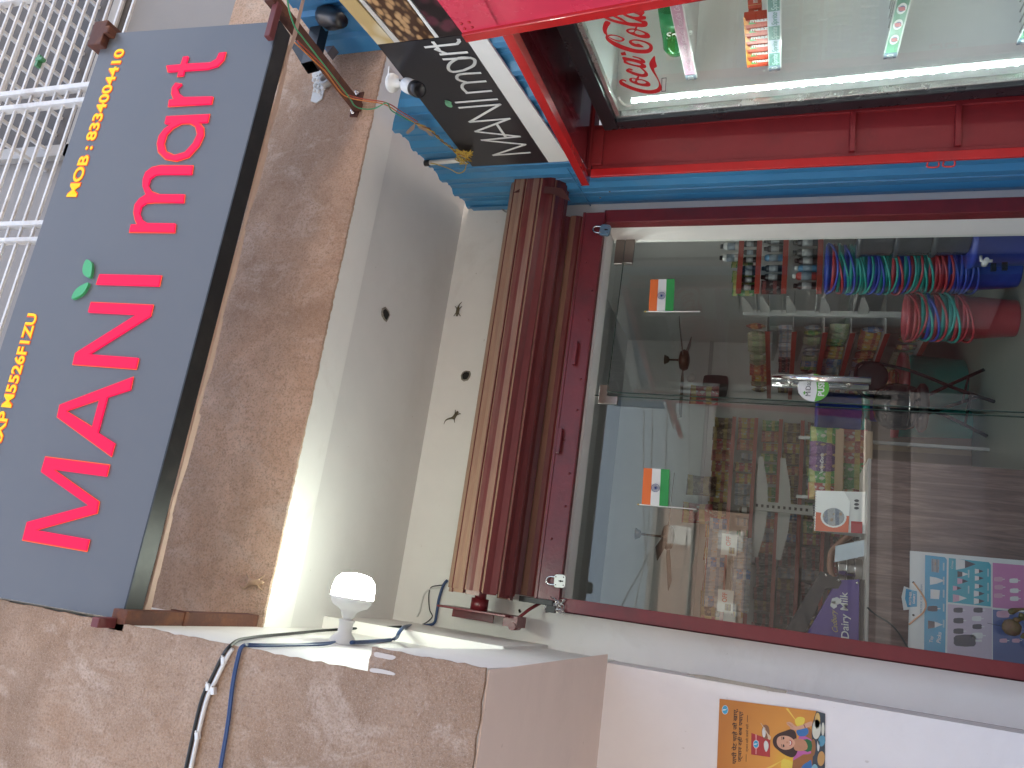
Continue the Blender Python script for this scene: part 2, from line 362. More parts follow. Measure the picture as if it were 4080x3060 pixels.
# broken holes in the ceiling and in the wall above the shutter
def hole(name, pts, n, parent):
    c = sum(pts, Vector()) / len(pts); m = MB()
    rim = []; inn = []
    for p in pts:
        d = (p - c); rim.append(c + d * 1.0 + n * .001); inn.append(c + d * .72 - n * .0 + n * .0015)
    N = len(pts)
    for i in range(N):
        j = (i + 1) % N; m.m = 0; m.face([rim[i], rim[j], inn[j] + n * random.uniform(0, .006), inn[i] + n * random.uniform(0, .006)])
    m.m = 1; m.face([p + n * .002 for p in inn]); return m.build(name, [M_CON, M_DARK], parent)
def hp_pix(pts, fn): return [fn(*p) for p in pts]
hole('ceiling_hole', hp_pix([(1518, 1245), (1521, 1228), (1535, 1222), (1549, 1238), (1554, 1255), (1545, 1275), (1539, 1284), (1528, 1274), (1519, 1258)], lambda x, y: atZ(x, y, 1.896)), -VZ, bld)
hole('wall_hole', hp_pix([(1836, 1495), (1845, 1481), (1858, 1477), (1873, 1479), (1877, 1490), (1872, 1505), (1864, 1516), (1848, 1520), (1838, 1512)], lambda x, y: atY(x, y, 3.819)), -VY, bld)
hole('wall_hole', hp_pix([(2064, 2432), (2067, 2426), (2073, 2427), (2078, 2437), (2076, 2442), (2068, 2443)], lambda x, y: atY(x, y, 3.819)), -VY, bld)
b = MB(); b.box((-.95, 3.7, GZ), (3.15, 8.45, FZ)); tag(b.build('shop_floor', mat('floor_tile', (.24, .24, .20), .3, var=.1, scale=3, dirt=(.3, .28, .22), dirt_amt=.4)), kind='structure')
# ---------------------------------------------------------------- upper-floor grille cage above the sign
CY = 2.2
cage = thing('window_grille_cage', (1.5, CY, 2.9), 'white painted steel grille cage of horizontal bars on the upper floor above the sign', 'window grille')
def rx_(px, py): r = ray(px, py); return r.x / r.y * CY
for (p, wd) in (((176, 366), .026), ((165, 424), .024), ((83, 897), .022), ((70, 961), .02), ((0, 15), .03)):
    x = rx_(*p); m = MB(); m.box((x - wd / 2, CY - .02, 2.95), (x + wd / 2, CY + .02, 5.6)); m.build('post', M_CAB, cage, bevel=.003)
z0 = ray(304, 411); dz = CY * .0352
zz = [CY * 1.432 + dz * k for k in range(-2, 15)]
for z in zz:
    m = MB(); m.box((-.4, CY - .005, z - .006), (3.4, CY + .006, z + .006)); m.build('bar', M_CAB, cage)
for k in range(15):    # flat bars of the cage roof, running back to the wall
    x = 1.92 + k * .11; m = MB(); m.box((x - .008, CY + .024, 3.98), (x + .008, 2.745, 4.0)); m.build('roof_bar', M_CAB, cage)
for k in range(2):
    y = CY + .18 + k * .2; m = MB(); m.box((1.9, y - .006, 3.965), (3.5, y + .006, 3.979)); m.build('roof_bar', M_CAB, cage)
# things behind the grille
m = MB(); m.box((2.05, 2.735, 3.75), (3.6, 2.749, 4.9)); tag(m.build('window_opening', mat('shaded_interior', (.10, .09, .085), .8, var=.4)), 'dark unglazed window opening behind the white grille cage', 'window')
m = MB(); m.box((1.98, 2.70, 3.05), (2.05, 2.749, 4.7)); m.box((1.98, 2.70, 3.78), (3.6, 2.73, 3.84)); tag(m.build('window_frame', mat('grey_frame', (.4, .38, .36), .6)), 'grey window frame with cross rail behind the grille cage', 'window frame')
m = MB(); p = atY(165, 236, CY - .012); m.box((p.x - .05, CY - .03, p.z - .008), (p.x + .012, CY - .008, p.z + .008)); m.box((p.x - .02, CY - .032, p.z - .03), (p.x - .004, CY - .009, p.z + .012)); m.build('clip_body', mat('green_plastic', (.06, .22, .09), .4))
tag(bpy.data.objects['clip_body'], 'small green plastic clothes peg clipped on a grille bar', 'clothes peg'); bpy.data.objects['clip_body'].name = 'clothes_peg'
m = MB()
m.tube(smooth_path([atY(360, 70, 2.3), atY(390, 78, 2.26), atY(400, 108, 2.25), atY(385, 90, 2.3)], 4), .006, 6); tag(m.build('twisted_wire', M_BLKM), 'bent black wire scrap caught in the grille beside the sign corner', 'wire')
# ---------------------------------------------------------------- main shop sign
sgn = thing('shop_sign', (.9, 2.03, 1.945), 'large grey lightbox shop sign with glowing red MANI mart lettering', 'sign')
M_SG = mat('sign_panel_grey', (.124, .127, .135), .35, var=.05, scale=2, dirt=(.10, .11, .13), dirt_amt=.3, dirt_scale=2)
M_LET = emit('red_lit_acrylic', (1.0, .012, .09), .185, (.10, .002, .008)); M_HAL = emit('orange_glow_outline', (1.0, .12, .02), .165, (.3, .05, .02)); M_YEL = emit('yellow_lit_acrylic', (1.0, .62, .02), .18, (.2, .13, .01))
SX0, SX1, SZ0, SH = -.25, 2.03, 1.945, .825
def S(x, h, o=0): return Vector((x, 2.03, 1.945)) + SU * h + SNn * o
m = MB(); m.prism([S(SX0, .004), S(SX1, .004), S(SX1 - .012, SH), S(SX0, SH)], -SNn * .02); m.build('face_panel', M_SG, sgn)
m = MB(); m.prism([S(SX0, -.002, .001), S(SX1 + .004, -.002, .001), S(SX1 + .004, .004, .001), S(SX0, .004, .001)], -SNn * .082)
m.prism([S(SX0, .004, -.021), S(SX1 + .003, .004, -.021), S(SX1 - .009, SH + .002, -.021), S(SX0, SH + .002, -.021)], -SNn * .06)
m.build('box_frame', M_BLKM, sgn)
m = MB()
low = [S(SX0 + .02, .0, -.085)] + [S(SX0 + .02 + (SX1 - SX0 - .06) * k / 30, -.0 + random.uniform(-.003, .003) + (.012 if 18 < k < 21 or k == 27 else 0), -.085 - .004 * math.sin(k * .9)) for k in range(1, 30)] + [S(SX1 - .04, 0, -.085)]
m.prism([S(SX0 + .02, -.006, -.0855), S(SX1 - .03, -.006, -.0855), S(SX1 - .03, -.006, -.100), S(SX1 - .5, -.006, -.108), S(SX1 - .9, -.006, -.099), S(SX0 + .8, -.006, -.106), S(SX0 + .3, -.006, -.102), S(SX0 + .02, -.006, -.118)], VZ * .0015)
m.prism([p - VZ * .004 for p in low] + [S(SX1 - .05, .5, -.085), S(SX0 + .03, .5, -.085)], VY * .002)
for k in range(7):
    x = SX0 + .05 + k * .36; m.prism([S(x, -.0085, -.086), S(x + .3, -.0085, -.086), S(x + .29, -.0085, -.104 - .012 * (k % 3 == 1)), S(x + .1, -.0085, -.112), S(x, -.0085, -.098)], VZ * .0015)
m.build('backing_flex', mat('beige_flex', (.56, .40, .31), .7, var=.1), sgn)
def zA(x, y): return (x * .6148, 1020 + y * .6148)
def zB(x, y): return (x * .6148, 2040 + y * .6148)
def z0_(x, y): return (x * .6148, y * .6148)
LET = {
 'M': [[zB(562, 252), zB(150, 180), zB(180, 65), zA(577, 1617), zA(270, 1400), zA(297, 1304), zA(708, 1357), zA(690, 1430), zA(350, 1385), zA(640, 1592), zB(627, 8), zB(235, 117), zB(580, 178)]],
 'A': [[zA(722, 1297), zA(375, 1045), zA(392, 965), zA(862, 787), zA(845, 868), zA(697, 916), zA(635, 1145), zA(745, 1215)], [zA(430, 1005), zA(648, 930), zA(600, 1110)]],
 'N': [[zA(592, 302), zA(992, 320), zA(975, 390), zA(580, 638), zA(898, 662), zA(882, 732), zA(475, 702), zA(492, 630), zA(887, 382), zA(575, 366)]],
 'I': [[zA(650, 120), zA(1045, 128), zA(1030, 197), zA(628, 185)]],
 'm': [[z0_(*p) for p in ((840, 1503), (1132, 1507), (1138, 1450), (960, 1448), (922, 1425), (905, 1385), (918, 1340), (950, 1318), (1000, 1312), (1190, 1315), (1195, 1262), (1030, 1262), (985, 1245), (962, 1205), (975, 1160), (1010, 1135), (1050, 1131), (1242, 1132), (1250, 1076), (1040, 1076), (985, 1088), (945, 1120), (928, 1165), (927, 1210), (948, 1262), (905, 1290), (878, 1325), (870, 1375), (878, 1420), (893, 1456), (852, 1456))]],
 'a': [[z0_(*p) for p in ((1070, 803), (1080, 757), (1357, 743), (1345, 795), (1290, 797), (1318, 830), (1320, 880), (1290, 945), (1225, 1018), (1145, 1043), (1075, 1030), (1030, 985), (1022, 930), (1035, 880), (1070, 835), (1115, 805))], [z0_(*p) for p in ((1062, 935), (1075, 985), (1130, 1010), (1200, 990), (1255, 930), (1283, 870), (1270, 820), (1235, 799), (1180, 800), (1120, 832), (1080, 875))]],
 'r': [[z0_(*p) for p in ((1093, 690), (1370, 675), (1380, 628), (1195, 632), (1160, 605), (1150, 575), (1180, 548), (1140, 540), (1118, 570), (1115, 610), (1130, 645), (1100, 648))]],
 't': [[z0_(*p) for p in ((1083, 428), (1092, 467), (1162, 462), (1153, 496), (1188, 492), (1196, 460), (1345, 450), (1412, 430), (1450, 390), (1463, 340), (1422, 346), (1405, 385), (1365, 408), (1207, 416), (1222, 367), (1190, 371), (1175, 420))]]}
def dense(pts, closed_curves):
    return smooth_loop(pts, 4) if closed_curves else pts
for k, loops in LET.items():
    L = [[onS(*p, .004) for p in lp] for lp in loops]
    outline(L, 'letter', M_LET, S(0, .4, .004), VX, SU, sgn, depth=.008)
    G = []
    for q, lp in enumerate(L):      # orange halo of each lit letter, put in as a glowing outline
        c = sum(lp, Vector()) / len(lp); G.append([onS(*loops[q][i], .0012) + (lp[i] - c).normalized() * (.0045 if q == 0 else -.0045) for i in range(len(lp))])
    outline(G, 'letter_halo', M_HAL, S(0, .4, .0012), VX, SU, sgn, depth=.0016)
M_LEAF = mat('leaf_green_acrylic', (.07, .42, .16), .3, var=.05)
for pts in (((565, 28), (590, 36), (602, 55), (603, 85), (592, 140), (560, 135), (543, 110), (545, 70)), ((580, 176), (568, 210), (545, 245), (510, 268), (471, 281), (485, 240), (510, 210), (545, 188))):
    outline([smooth_loop([onS(*zA(*p), .006) for p in pts], 3)], 'leaf', M_LEAF, S(0, .4, .006), VX, SU, sgn, depth=.012)
def sign_text(body, a, c, hpx, nm):
    p, q = onS(*a), onS(*c); h = (onS(*hpx) - p).length * .9
    for mm, bo, of in ((M_HAL, .035, .0015), (M_YEL, .0, .003)):
        text(body, nm, mm, p + SNn * of, q - p, SU, h, (q - p).length, sgn, .001, bo + .02)
sign_text('MOB : 8334004410', z0_(494, 1278), z0_(812, 318), z0_(428, 1275), 'phone_lettering')
pq, pr = onS(*zA(245, 376)), onS(*zA(72, 985)); full = (pq - pr).length
u = (pq - pr).normalized(); st = pq - u * full * (15 / 10.2)
for mm, bo, of in ((M_HAL, .035, .0015), (M_YEL, .0, .003)):
    text('M5526F1ZU', 'tax_number_lettering', mm, pr + SNn * of, u, SU, (onS(*zA(178, 378)) - pq).length * .9, full, sgn, .001, bo + .02)
    text('GST : 37AXXP', 'tax_number_lettering', mm, pr - u * (full * 1.38) + SNn * of, u, SU, (onS(*zA(178, 378)) - pq).length * .9, full * 1.34, sgn, .001, bo + .02)
# rusty fixings of the sign
m = MB(); q = S(SX1 - .06, SH); m.box((q.x - .03, q.y - .03, q.z - .03), (q.x + .09, q.y + .07, q.z + .045)); m.box((q.x + .02, q.y - .034, q.z - .055), (q.x + .055, q.y + .05, q.z - .03)); tag(m.build('sign_corner_bracket', M_RUST, bevel=.004), 'small rusty steel bracket on the top corner of the grey sign', 'bracket')
def bar(a, c, wd, hh, name, mt, label, cat, roll=0):
    a, c = Vector(a), Vector(c); t = (c - a).normalized(); u = VZ if abs(t.z) < .9 else VX; x = t.cross(u).normalized(); y = x.cross(t).normalized()
    m = MB(); m.box((-wd / 2, -hh / 2, 0), (wd / 2, hh / 2, (c - a).length), (x, y, t), a); return tag(m.build(name, mt, bevel=.003), label, cat)
a, c = Vector((-.268, 1.99, 1.925)), Vector((-.262, 2.45, 1.92))
sup = thing('support_arm', (-.26, 2.3, 1.9), 'rusty steel support arm under the end of the sign near the white bulb', 'support arm')
m = MB(); m.box((-.283, 2.0, 1.902), (-.218, 2.675, 1.962)); m.build('arm', M_RUST, sup, bevel=.003)
m = MB(); m.box((-.287, 2.255, 1.898), (-.214, 2.275, 1.966)); m.build('wall_cleat', M_RUST, sup, bevel=.003)
m = MB(); m.box((-.275, 1.93, 1.935), (-.245, 2.0, 1.965)); m.build('end_stub', mat('maroon_paint_worn', (.14, .03, .03), .6), sup, bevel=.003)
sup = thing('support_arm', (2.1, 2.3, 1.9), 'long rusty steel support arm carrying coloured wires beside the black camera box', 'support arm')
m = MB(); m.box((2.08, 1.97, 1.948), (2.122, 2.68, 1.99)); m.build('arm', M_RUST, sup, bevel=.003)
q = atY(1440, 445, 2.678); m = MB(); m.prism([atY(*p, 2.679) for p in ((1402, 378), (1452, 368), (1442, 410), (1424, 468), (1395, 466), (1404, 420))], -VY * .006); m.build('wall_plate', M_RUST, sup)
for p in ((1425, 374), (1408, 449)):
    c0 = atY(*p, 2.672); m = MB(); m.lathe([(.012, 0), (.012, .008), (.006, .01), (.006, .02), (0, .02)], c0, -VY, 8); m.build('bolt', M_STEEL, sup)
m = MB(); m.box((1.93, 1.99, 1.938), (2.09, 2.02, 1.965)); m.build('end_stub', mat('maroon_paint_worn', (.14, .03, .03), .6), sup, bevel=.003)
# broken plaster with a pipe stub behind the arm
m = MB(); random.seed(3)
ctr = atY(1262, 345, 2.675)
pts = [atY(*p, 2.679) for p in ((1265, 250), (1283, 275), (1287, 330), (1295, 355), (1285, 395), (1262, 412), (1240, 405), (1248, 370), (1255, 340), (1245, 300))]
m.prism(pts, -VY * .006)
for k in range(15):
    p = pts[k % len(pts)].lerp(ctr, random.uniform(.1, .8)); r = random.uniform(.006, .016); m.lathe([(0, -r * .6), (r, -r * .1), (r * .7, r * .5), (0, r * .8)], p - VY * .004, -VY, 6, False)
m.build('broken_plaster', putty('lime_white', (.7, .68, .64), (.3, .2, .12), .9), bld)
m = MB(); c0 = atY(1305, 330, 2.67); m.lathe([(.03, 0), (.03, .03), (.026, .035), (.018, .035), (.018, .012), (0, .012)], c0, -VY, 16); tag(m.build('pipe_stub', mat('grey_pvc', (.5, .49, .47), .5)), 'grey plastic pipe stub sticking out of broken plaster', 'pipe')
blk = thing('black_box_section', (2.0, 2.35, 2.0), 'open ended black square steel tube behind the rusty arm', 'steel tube')
a = atY(1236, 268, 2.46); td = (atY(1282, 78, 2.52) - a); tl = td.length; td.normalize(); tx = td.cross(VY).normalized(); ty = td.cross(tx).normalized(); m = MB()
for lo, hi in (((-.03, -.03, 0), (.03, -.027, tl)), ((-.03, .027, 0), (.03, .03, tl)), ((-.03, -.027, 0), (-.027, .027, tl)), ((.027, -.027, 0), (.03, .027, tl))):
    m.box(lo, hi, (tx, ty, td), a)
m.build('tube', M_BLKM, blk)
m = MB(); m.prism([atY(*p, 2.5) for p in ((1162, 190), (1186, 142), (1226, 168), (1236, 190), (1214, 262), (1206, 262))], VY * .02); tag(m.build('driver_box', M_BLKM, bevel=.002), 'flat black driver box behind the rusty arm beside the broken plaster', 'driver box')
# ---------------------------------------------------------------- upper blue sheet wall at the right end of the beam
m = MB()
x0 = 2.42
for k in range(8):
    y = 2.675 - k * .16; m.prism([(x0, y, 1.9), (x0, y - .1, 1.9), (x0 + .02, y - .115, 1.9), (x0 + .02, y - .145, 1.9), (x0, y - .16, 1.9), (x0 + .03, y - .16, 1.9), (x0 + .03, y, 1.9)], (0, 0, .30))
tag(m.build('upper_sheet_wall', M_BLU), 'shaded blue profiled sheet wall above the photo banner near the sign end', 'sheet wall')
m = MB(); m.prism([atY(*p, 2.66) for p in ((1325, 110), (1370, 165), (1350, 210), (1325, 240), (1300, 170))], -VY * .05); tag(m.build('grey_offcut', mat('grey_board', (.16, .14, .15), .7)), 'dark grey board offcut leaning behind the rusty arm', 'board')
m = MB(); m.lathe([(.0, 0), (.035, .0), (.05, .04), (.055, .12), (.04, .2), (.03, .26), (0, .26)], atY(1285, 60, 2.45), Vector((-.45, -.3, -.6)), 12); tag(m.build('flood_light', M_BLK), 'black flood light housing hanging above the photo banner', 'flood light')
# ---------------------------------------------------------------- rolling shutter
def shutter_mat():
    m = bpy.data.materials.new('shutter_paint'); t, p, o = nodes(m); c = coord(t)
    st = noise(t, 3.2, 6, .65, coord(t, 'Object', (.35, 6, 6)), .5); fine = noise(t, 30, 4, .6, coord(t, 'Object', (.6, 2, 2)))
    k = mixc(t, st, (.085, .018, .017), (.185, .026, .026)); k = mixc(t, ramp(t, fine, ((.55, 0.0), (.75, .5))), k, (.07, .02, .018))
    # dust that has settled on the upward faces and run down in streaks
    ge = t.nodes.new('ShaderNodeNewGeometry'); sx = t.nodes.new('ShaderNodeSeparateXYZ'); t.links.new(ge.outputs['Normal'], sx.inputs[0])
    ad = t.nodes.new('ShaderNodeMath'); ad.operation = 'ADD'; t.links.new(sx.outputs[2], ad.inputs[0])
    n2 = noise(t, 4, 6, .7, coord(t, 'Object', (.5, 5, 5)), .4); ml = t.nodes.new('ShaderNodeMath'); ml.operation = 'MULTIPLY'; ml.inputs[1].default_value = .75; t.links.new(n2, ml.inputs[0]); t.links.new(ml.outputs[0], ad.inputs[1])
    k = mixc(t, ramp(t, ad.outputs[0], ((.02, 0.0), (.75, .88))), k, (.38, .235, .155))
    t.links.new(k, p.inputs['Base Color']); p.inputs['Roughness'].default_value = .38; bump(t, p, fine, .15, .004); return m
M_SH = shutter_mat()
shu = thing('rolling_shutter', (1.0, 3.6, .97), 'rolled up maroon ribbed steel shutter above the glass shopfront', 'rolling shutter')
CYC, CZC, CR = 3.575, 1.333, .160
def coil(x0, x1, nfac, r, ph):
    m = MB(); prof = []
    for k in range(nfac):
        a0 = ph + 2 * math.pi * k / nfac
        for f, dr in ((.0, -.007), (.05, -.001), (.10, .002), (.3, -.003), (.5, -.0075), (.7, -.004), (.88, .002), (.94, .001), (.97, -.008)):
            a = a0 + 2 * math.pi / nfac * f; prof.append((math.cos(a) * (r + dr), math.sin(a) * (r + dr)))
    N = len(prof); nx = 14
    for i in range(nx):
        xa = x0 + (x1 - x0) * i / nx; xb = x0 + (x1 - x0) * (i + 1) / nx
        for k in range(N):
            j = (k + 1) % N; m.face([(xa, CYC + prof[k][0], CZC + prof[k][1]), (xb, CYC + prof[k][0], CZC + prof[k][1]), (xb, CYC + prof[j][0], CZC + prof[j][1]), (xa, CYC + prof[j][0], CZC + prof[j][1])])
    for x in (x0, x1):
        m.face([(x, CYC + a * .97, CZC + c * .97) for a, c in prof][::(1 if x == x0 else -1)])
    return m
coil(-.012, 2.235, 12, CR, .35).build('coil', M_SH, shu)
m = MB()   # ragged slat ends at the left
random.seed(5)
for k in range(12):
    a = .35 + 2 * math.pi * (k + .5) / 12; c0 = Vector((-.012, CYC + math.cos(a) * (CR - .012), CZC + math.sin(a) * (CR - .012))); d = Vector((0, -math.sin(a), math.cos(a))); n = Vector((0, math.cos(a), math.sin(a)))
    m.box((0, -.033, -.004), (random.uniform(.006, .02), .033, .004), (-VX, d, n), c0)
m.build('slat_end', M_SH, shu)
m = MB()   # hanging curtain
prof = [(3.70, 1.30), (3.70, 1.245), (3.692, 1.235), (3.690, 1.205), (3.696, 1.19), (3.703, 1.178), (3.694, 1.17), (3.69, 1.14), (3.697, 1.118), (3.704, 1.108), (3.70, 1.09)]
for (ya, za), (yb, zb) in zip(prof, prof[1:]):
    m.face([(.0, ya, za), (2.06, ya, za), (2.06, yb, zb), (0, yb, zb)]); 
m.build('curtain', M_SH, shu)
m = MB(); m.box((-.012, 3.688, .978), (2.075, 3.70, 1.098)); m.box((-.012, 3.68, .974), (2.075, 3.725, .980)); m.box((-.012, 3.682, 1.085), (2.075, 3.69, 1.1)); m.build('bottom_bar', M_MAR, shu, bevel=.002)
for px in ((2310, 1410), (2248, 1760)):
    p = atY(*px, 3.683); m = MB(); m.box((p.x - .065, 3.655, p.z + .012), (p.x + .065, 3.659, p.z + .032)); m.box((p.x - .065, 3.659, p.z + .012), (p.x - .058, 3.688, p.z + .032)); m.box((p.x + .058, 3.659, p.z + .012), (p.x + .065, 3.688, p.z + .032)); m.build('pull_handle', M_MAR, shu, bevel=.002)
for k in range(12):
    x = .12 + k * .165; m = MB(); m.lathe([(.007, 0), (.006, .003), (0, .005)], (x, 3.688, 1.0 + .05 * ((k * 7) % 3 == 1)), -VY, 8); m.build('rivet', M_MAR, shu)
m = MB(); m.lathe([(.028, 0), (.028, .13)], (-.075, CYC, CZC), VX, 16); m.lathe([(.042, 0), (.042, .055)], (-.098, CYC, CZC), VX, 16); m.build('shaft', M_MAR, shu)
m = MB(); m.box((-.108, 3.50, 1.17), (-.098, 3.72, 1.52)); m.box((-.15, 3.705, 1.3), (-.108, 3.72, 1.52)); m.build('side_plate', M_MAR, shu, bevel=.002)
m = MB(); m.tube([(-.11, 3.62, 1.15), (-.06, 3.7, 1.12), (-.02, 3.72, 1.07)], .008, 6); m.box((-.15, 3.56, 1.13), (-.1, 3.7, 1.2)); m.lathe([(.018, 0), (.018, .1)], (-.145, 3.55, 1.15), VY, 10); m.build('latch_block', M_MAR, shu)
m = MB(); m.box((-.052, 3.70, FZ), (-.044, 3.818, .985)); m.box((-.052, 3.70, FZ), (.016, 3.706, .985)); m.box((.004, 3.706, FZ), (.016, 3.84, .985)); m.build('guide_rail', M_MAR, shu, bevel=.002)
m = MB(); m.box((2.022, 3.705, FZ), (2.097, 3.712, .985)); m.box((2.022, 3.712, FZ), (2.030, 3.774, .985)); m.box((2.089, 3.712, FZ), (2.097, 3.819, .985)); m.build('guide_rail', M_MAR, shu, bevel=.002)
m = MB(); p = atY(2005, 2372, 3.69); m.box((-.03, 3.665, 1.0), (-.004, 3.7, 1.17)); m.box((-.06, 3.668, .985), (-.028, 3.7, 1.03)); m.build('lock_box', M_BLKM, shu, bevel=.002)
# tangled binding wire on the left rail
m = MB(); random.seed(11); c0 = atY(2215, 2405, 3.69)
for k in range(6):
    q = [c0 + Vector((random.uniform(-.045, .03), random.uniform(-.02, 0), random.uniform(-.05, .05))) for _ in range(7)]; m.tube(smooth_path(q, 4), .0022, 5)
tag(m.build('binding_wire', M_STEEL), 'tangle of thin binding wire round the top of the left shutter rail', 'wire')
def padlock(px, Y, mt, label, tilt, w):
    p = atY(*px, Y); L = thing('padlock', p, label, 'padlock', 'padlocks on the shutter bar'); 
    x = Vector((math.cos(tilt), 0, math.sin(tilt))); z = Vector((-math.sin(tilt), 0, math.cos(tilt)))
    m = MB(); r = w * .22; pts = []
    for cx, cz, a0 in ((w / 2 - r, -w * .5 + r, -90), (w / 2 - r, w * .42 - r, 0), (-w / 2 + r, w * .42 - r, 90), (-w / 2 + r, -w * .5 + r, 180)):
        for k in range(5): a = math.radians(a0 + k * 22.5); pts.append(p + x * (cx + r * math.cos(a)) + z * (cz + r * math.sin(a)))
    m.prism(pts, VY * .022); m.build('body', mt, L, bevel=.002)
    m = MB()
    for u, v in ((.3, .28), (-.3, .28), (.3, -.34), (-.3, -.34), (0, .0)): m.lathe([(.0035, 0), (.003, .001), (0, .0015)], p + x * (u * w) + z * (v * w) - VY * .0002, -VY, 8)
    m.build('rivet', M_STEEL, L)
    m = MB(); m.box((-.003, -.0012, -.012), (.003, 0, .0), (x, VY, z), p - z * (w * .12)); m.lathe([(.005, 0), (0, .0012)], p - z * (w * .1), -VY, 8); m.build('keyhole', M_DARK, L)
    m = MB(); q = [p + VY * .011 + x * (w * .3 * s) + z * (w * .42 + h) for s, h in ((-1, -.01), (-1, .015), (-.95, .025), (-.7, .036), (0, .042), (.7, .036), (.95, .025), (1, .015), (1, -.01))]
    m.tube(smooth_path(q, 4), .0048, 8); m.build('shackle', M_STEEL, L); return L
padlock((2228, 2315), 3.655, mat('lock_white_metal', (.68, .70, .64), .35, .2), 'silver white square padlock hanging at the left end of the shutter bar', .06, .062)
padlock((2408, 914), 3.655, mat('lock_blue_metal', (.16, .27, .36), .3, .5), 'blue steel padlock hanging at the right end of the shutter bar', -.15, .062)
# ---------------------------------------------------------------- LED bulb and holder on the niche wall
M_GLOBE = emit('bulb_lit', (.90, 1.0, .86), 11)
bp = Vector((-.262, 2.63, 1.492)); bax = Vector((.975, .02, -.02)).normalized()
m = MB(); m.lathe([(.05, 0), (.05, .006), (.046, .02), (.026, .04), (.026, .075), (.030, .078), (.030, .085)], bp, bax, 24); tag(m.build('bulb_holder', M_WHP), 'white plastic bulb holder screwed to the side wall of the recess', 'bulb holder')
bl = thing('led_bulb', bp + bax * .09, 'lit white high power LED bulb pointing sideways from the recess wall', 'light bulb')
m = MB(); m.lathe([(.0, .068), (.016, .068), (.016, .09), (.021, .093), (.024, .10), (.03, .115), (.045, .125), (.064, .133), (.076, .15), (.080, .165)], bp, bax, 32); m.build('body', M_WHP, bl)
m = MB(); m.lathe([(.080, .1652), (.0805, .17), (.079, .20), (.072, .228), (.055, .245), (.03, .252), (0, .254)], bp, bax, 32); m.build('globe', M_GLOBE, bl)
# ---------------------------------------------------------------- cables on the left pillar and niche
M_CBK = mat('black_cable', (.012, .014, .014), .4); M_CWH = mat('white_cable', (.7, .69, .66), .45, var=.05); M_CBL = mat('blue_cable', (.025, .06, .16), .4)
def fp(p, Y=1.992): return atY(*p, Y)
def cable(pts, r, mt, label, name='cable'):
    m = MB(); m.tube(smooth_path(pts, 5), r, 7); return tag(m.build(name, mt), label, 'cable')
front = [(728, 3120), (741, 3060), (800, 2800), (842, 2705), (888, 2612), (915, 2575)]
side = [(950, 2551), (1000, 2541), (1050, 2534), (1150, 2525), (1340, 2508)]
xs = -.254
cable([fp((p[0], p[1]), 1.99) for p in front] + [atX(p[0], p[1], xs) for p in side] + [atX(1600, 2497, -.205)], .0055, M_CBK, 'black cable running down the pillar face and back into the recess')
cable([fp((p[0] + 20, p[1] + 2), 1.99) for p in front[:-1]] + [fp((927, 2585), 1.99)], .006, M_CWH, 'white cable clipped beside the black cable on the pillar face')
for k in (0, 1):
    d = k * 7
    cable([fp((865 + d, 3120), 1.99), fp((875 + d, 3060), 1.99), fp((905 + d, 2880), 1.99), fp((925 + d, 2720), 1.99), fp((950 + d, 2600), 1.99), fp((966 + d, 2572), 1.992), atX(985, 2566 + d, -.255), atX(1020, 2568 + d, -.255), atX(1150, 2568 + d * .6, -.255), atX(1290, 2562 + d, -.255), atX(1335, 2557, -.25)], .0038, M_CBL, ['blue cable running down the pillar face beside its twin, outer strand', 'blue cable running down the pillar face beside its twin, inner strand'][k])
for p in ((830, 2737), (850, 2753), (787, 2931), (891, 2632)):
    m = MB(); c0 = fp(p, 1.9885); m.box((-.010, -.006, -.006), (.010, .008, .006), (Vector((.9, 0, .3)).normalized(), VY, Vector((-.3, 0, .9)).normalized()), c0); m.lathe([(.003, 0), (.003, .006), (0, .007)], c0 + Vector((.012, -.004, .003)), -VY, 6)
    tag(m.build('cable_clip', M_WHP, bevel=.002), 'white plastic cable clip on the pillar at ' + {830: 'the black cable bend', 850: 'the white cable just below the bend', 787: 'the lowest visible stretch of white cable', 891: 'the top of the white cable'}[p[0]], 'cable clip', 'cable clips on the plaster pillar')
cable([atX(1400, 2560, -.25), atX(1480, 2556, -.252), atX(1570, 2546, -.25), atX(1590, 2520, -.2), atX(1612, 2498, -.2)] + [atY(p[0], p[1], 3.80) for p in ((1650, 2492), (1695, 2492), (1730, 2482), (1740, 2440), (1748, 2390), (1765, 2335), (1782, 2312))], .0075, M_CBL, 'thick blue and black cable bundle leaving the bulb holder for the shutter end')
cable([atX(1612, 2500, -.2)] + [atY(p[0], p[1], 3.806) for p in ((1640, 2482), (1668, 2445), (1680, 2400), (1690, 2368), (1712, 2348), (1760, 2343))], .0045, M_CWH, 'white cable looping on the wall beside the left end of the shutter')
cable([atY(p[0], p[1], 3.806) for p in ((1650, 2494), (1690, 2485), (1722, 2458), (1712, 2430), (1708, 2380), (1716, 2342), (1745, 2333), (1770, 2331))], .0028, M_CBK, 'thin black cable looping on the wall beside the left end of the shutter')
cable([atY(p[0], p[1], 3.806) for p in ((2030, 820), (2020, 845), (1998, 832), (1990, 822))], .004, mat('grey_cable', (.3, .3, .29), .5), 'short grey cable hanging from behind the shutter by the blue sheet')
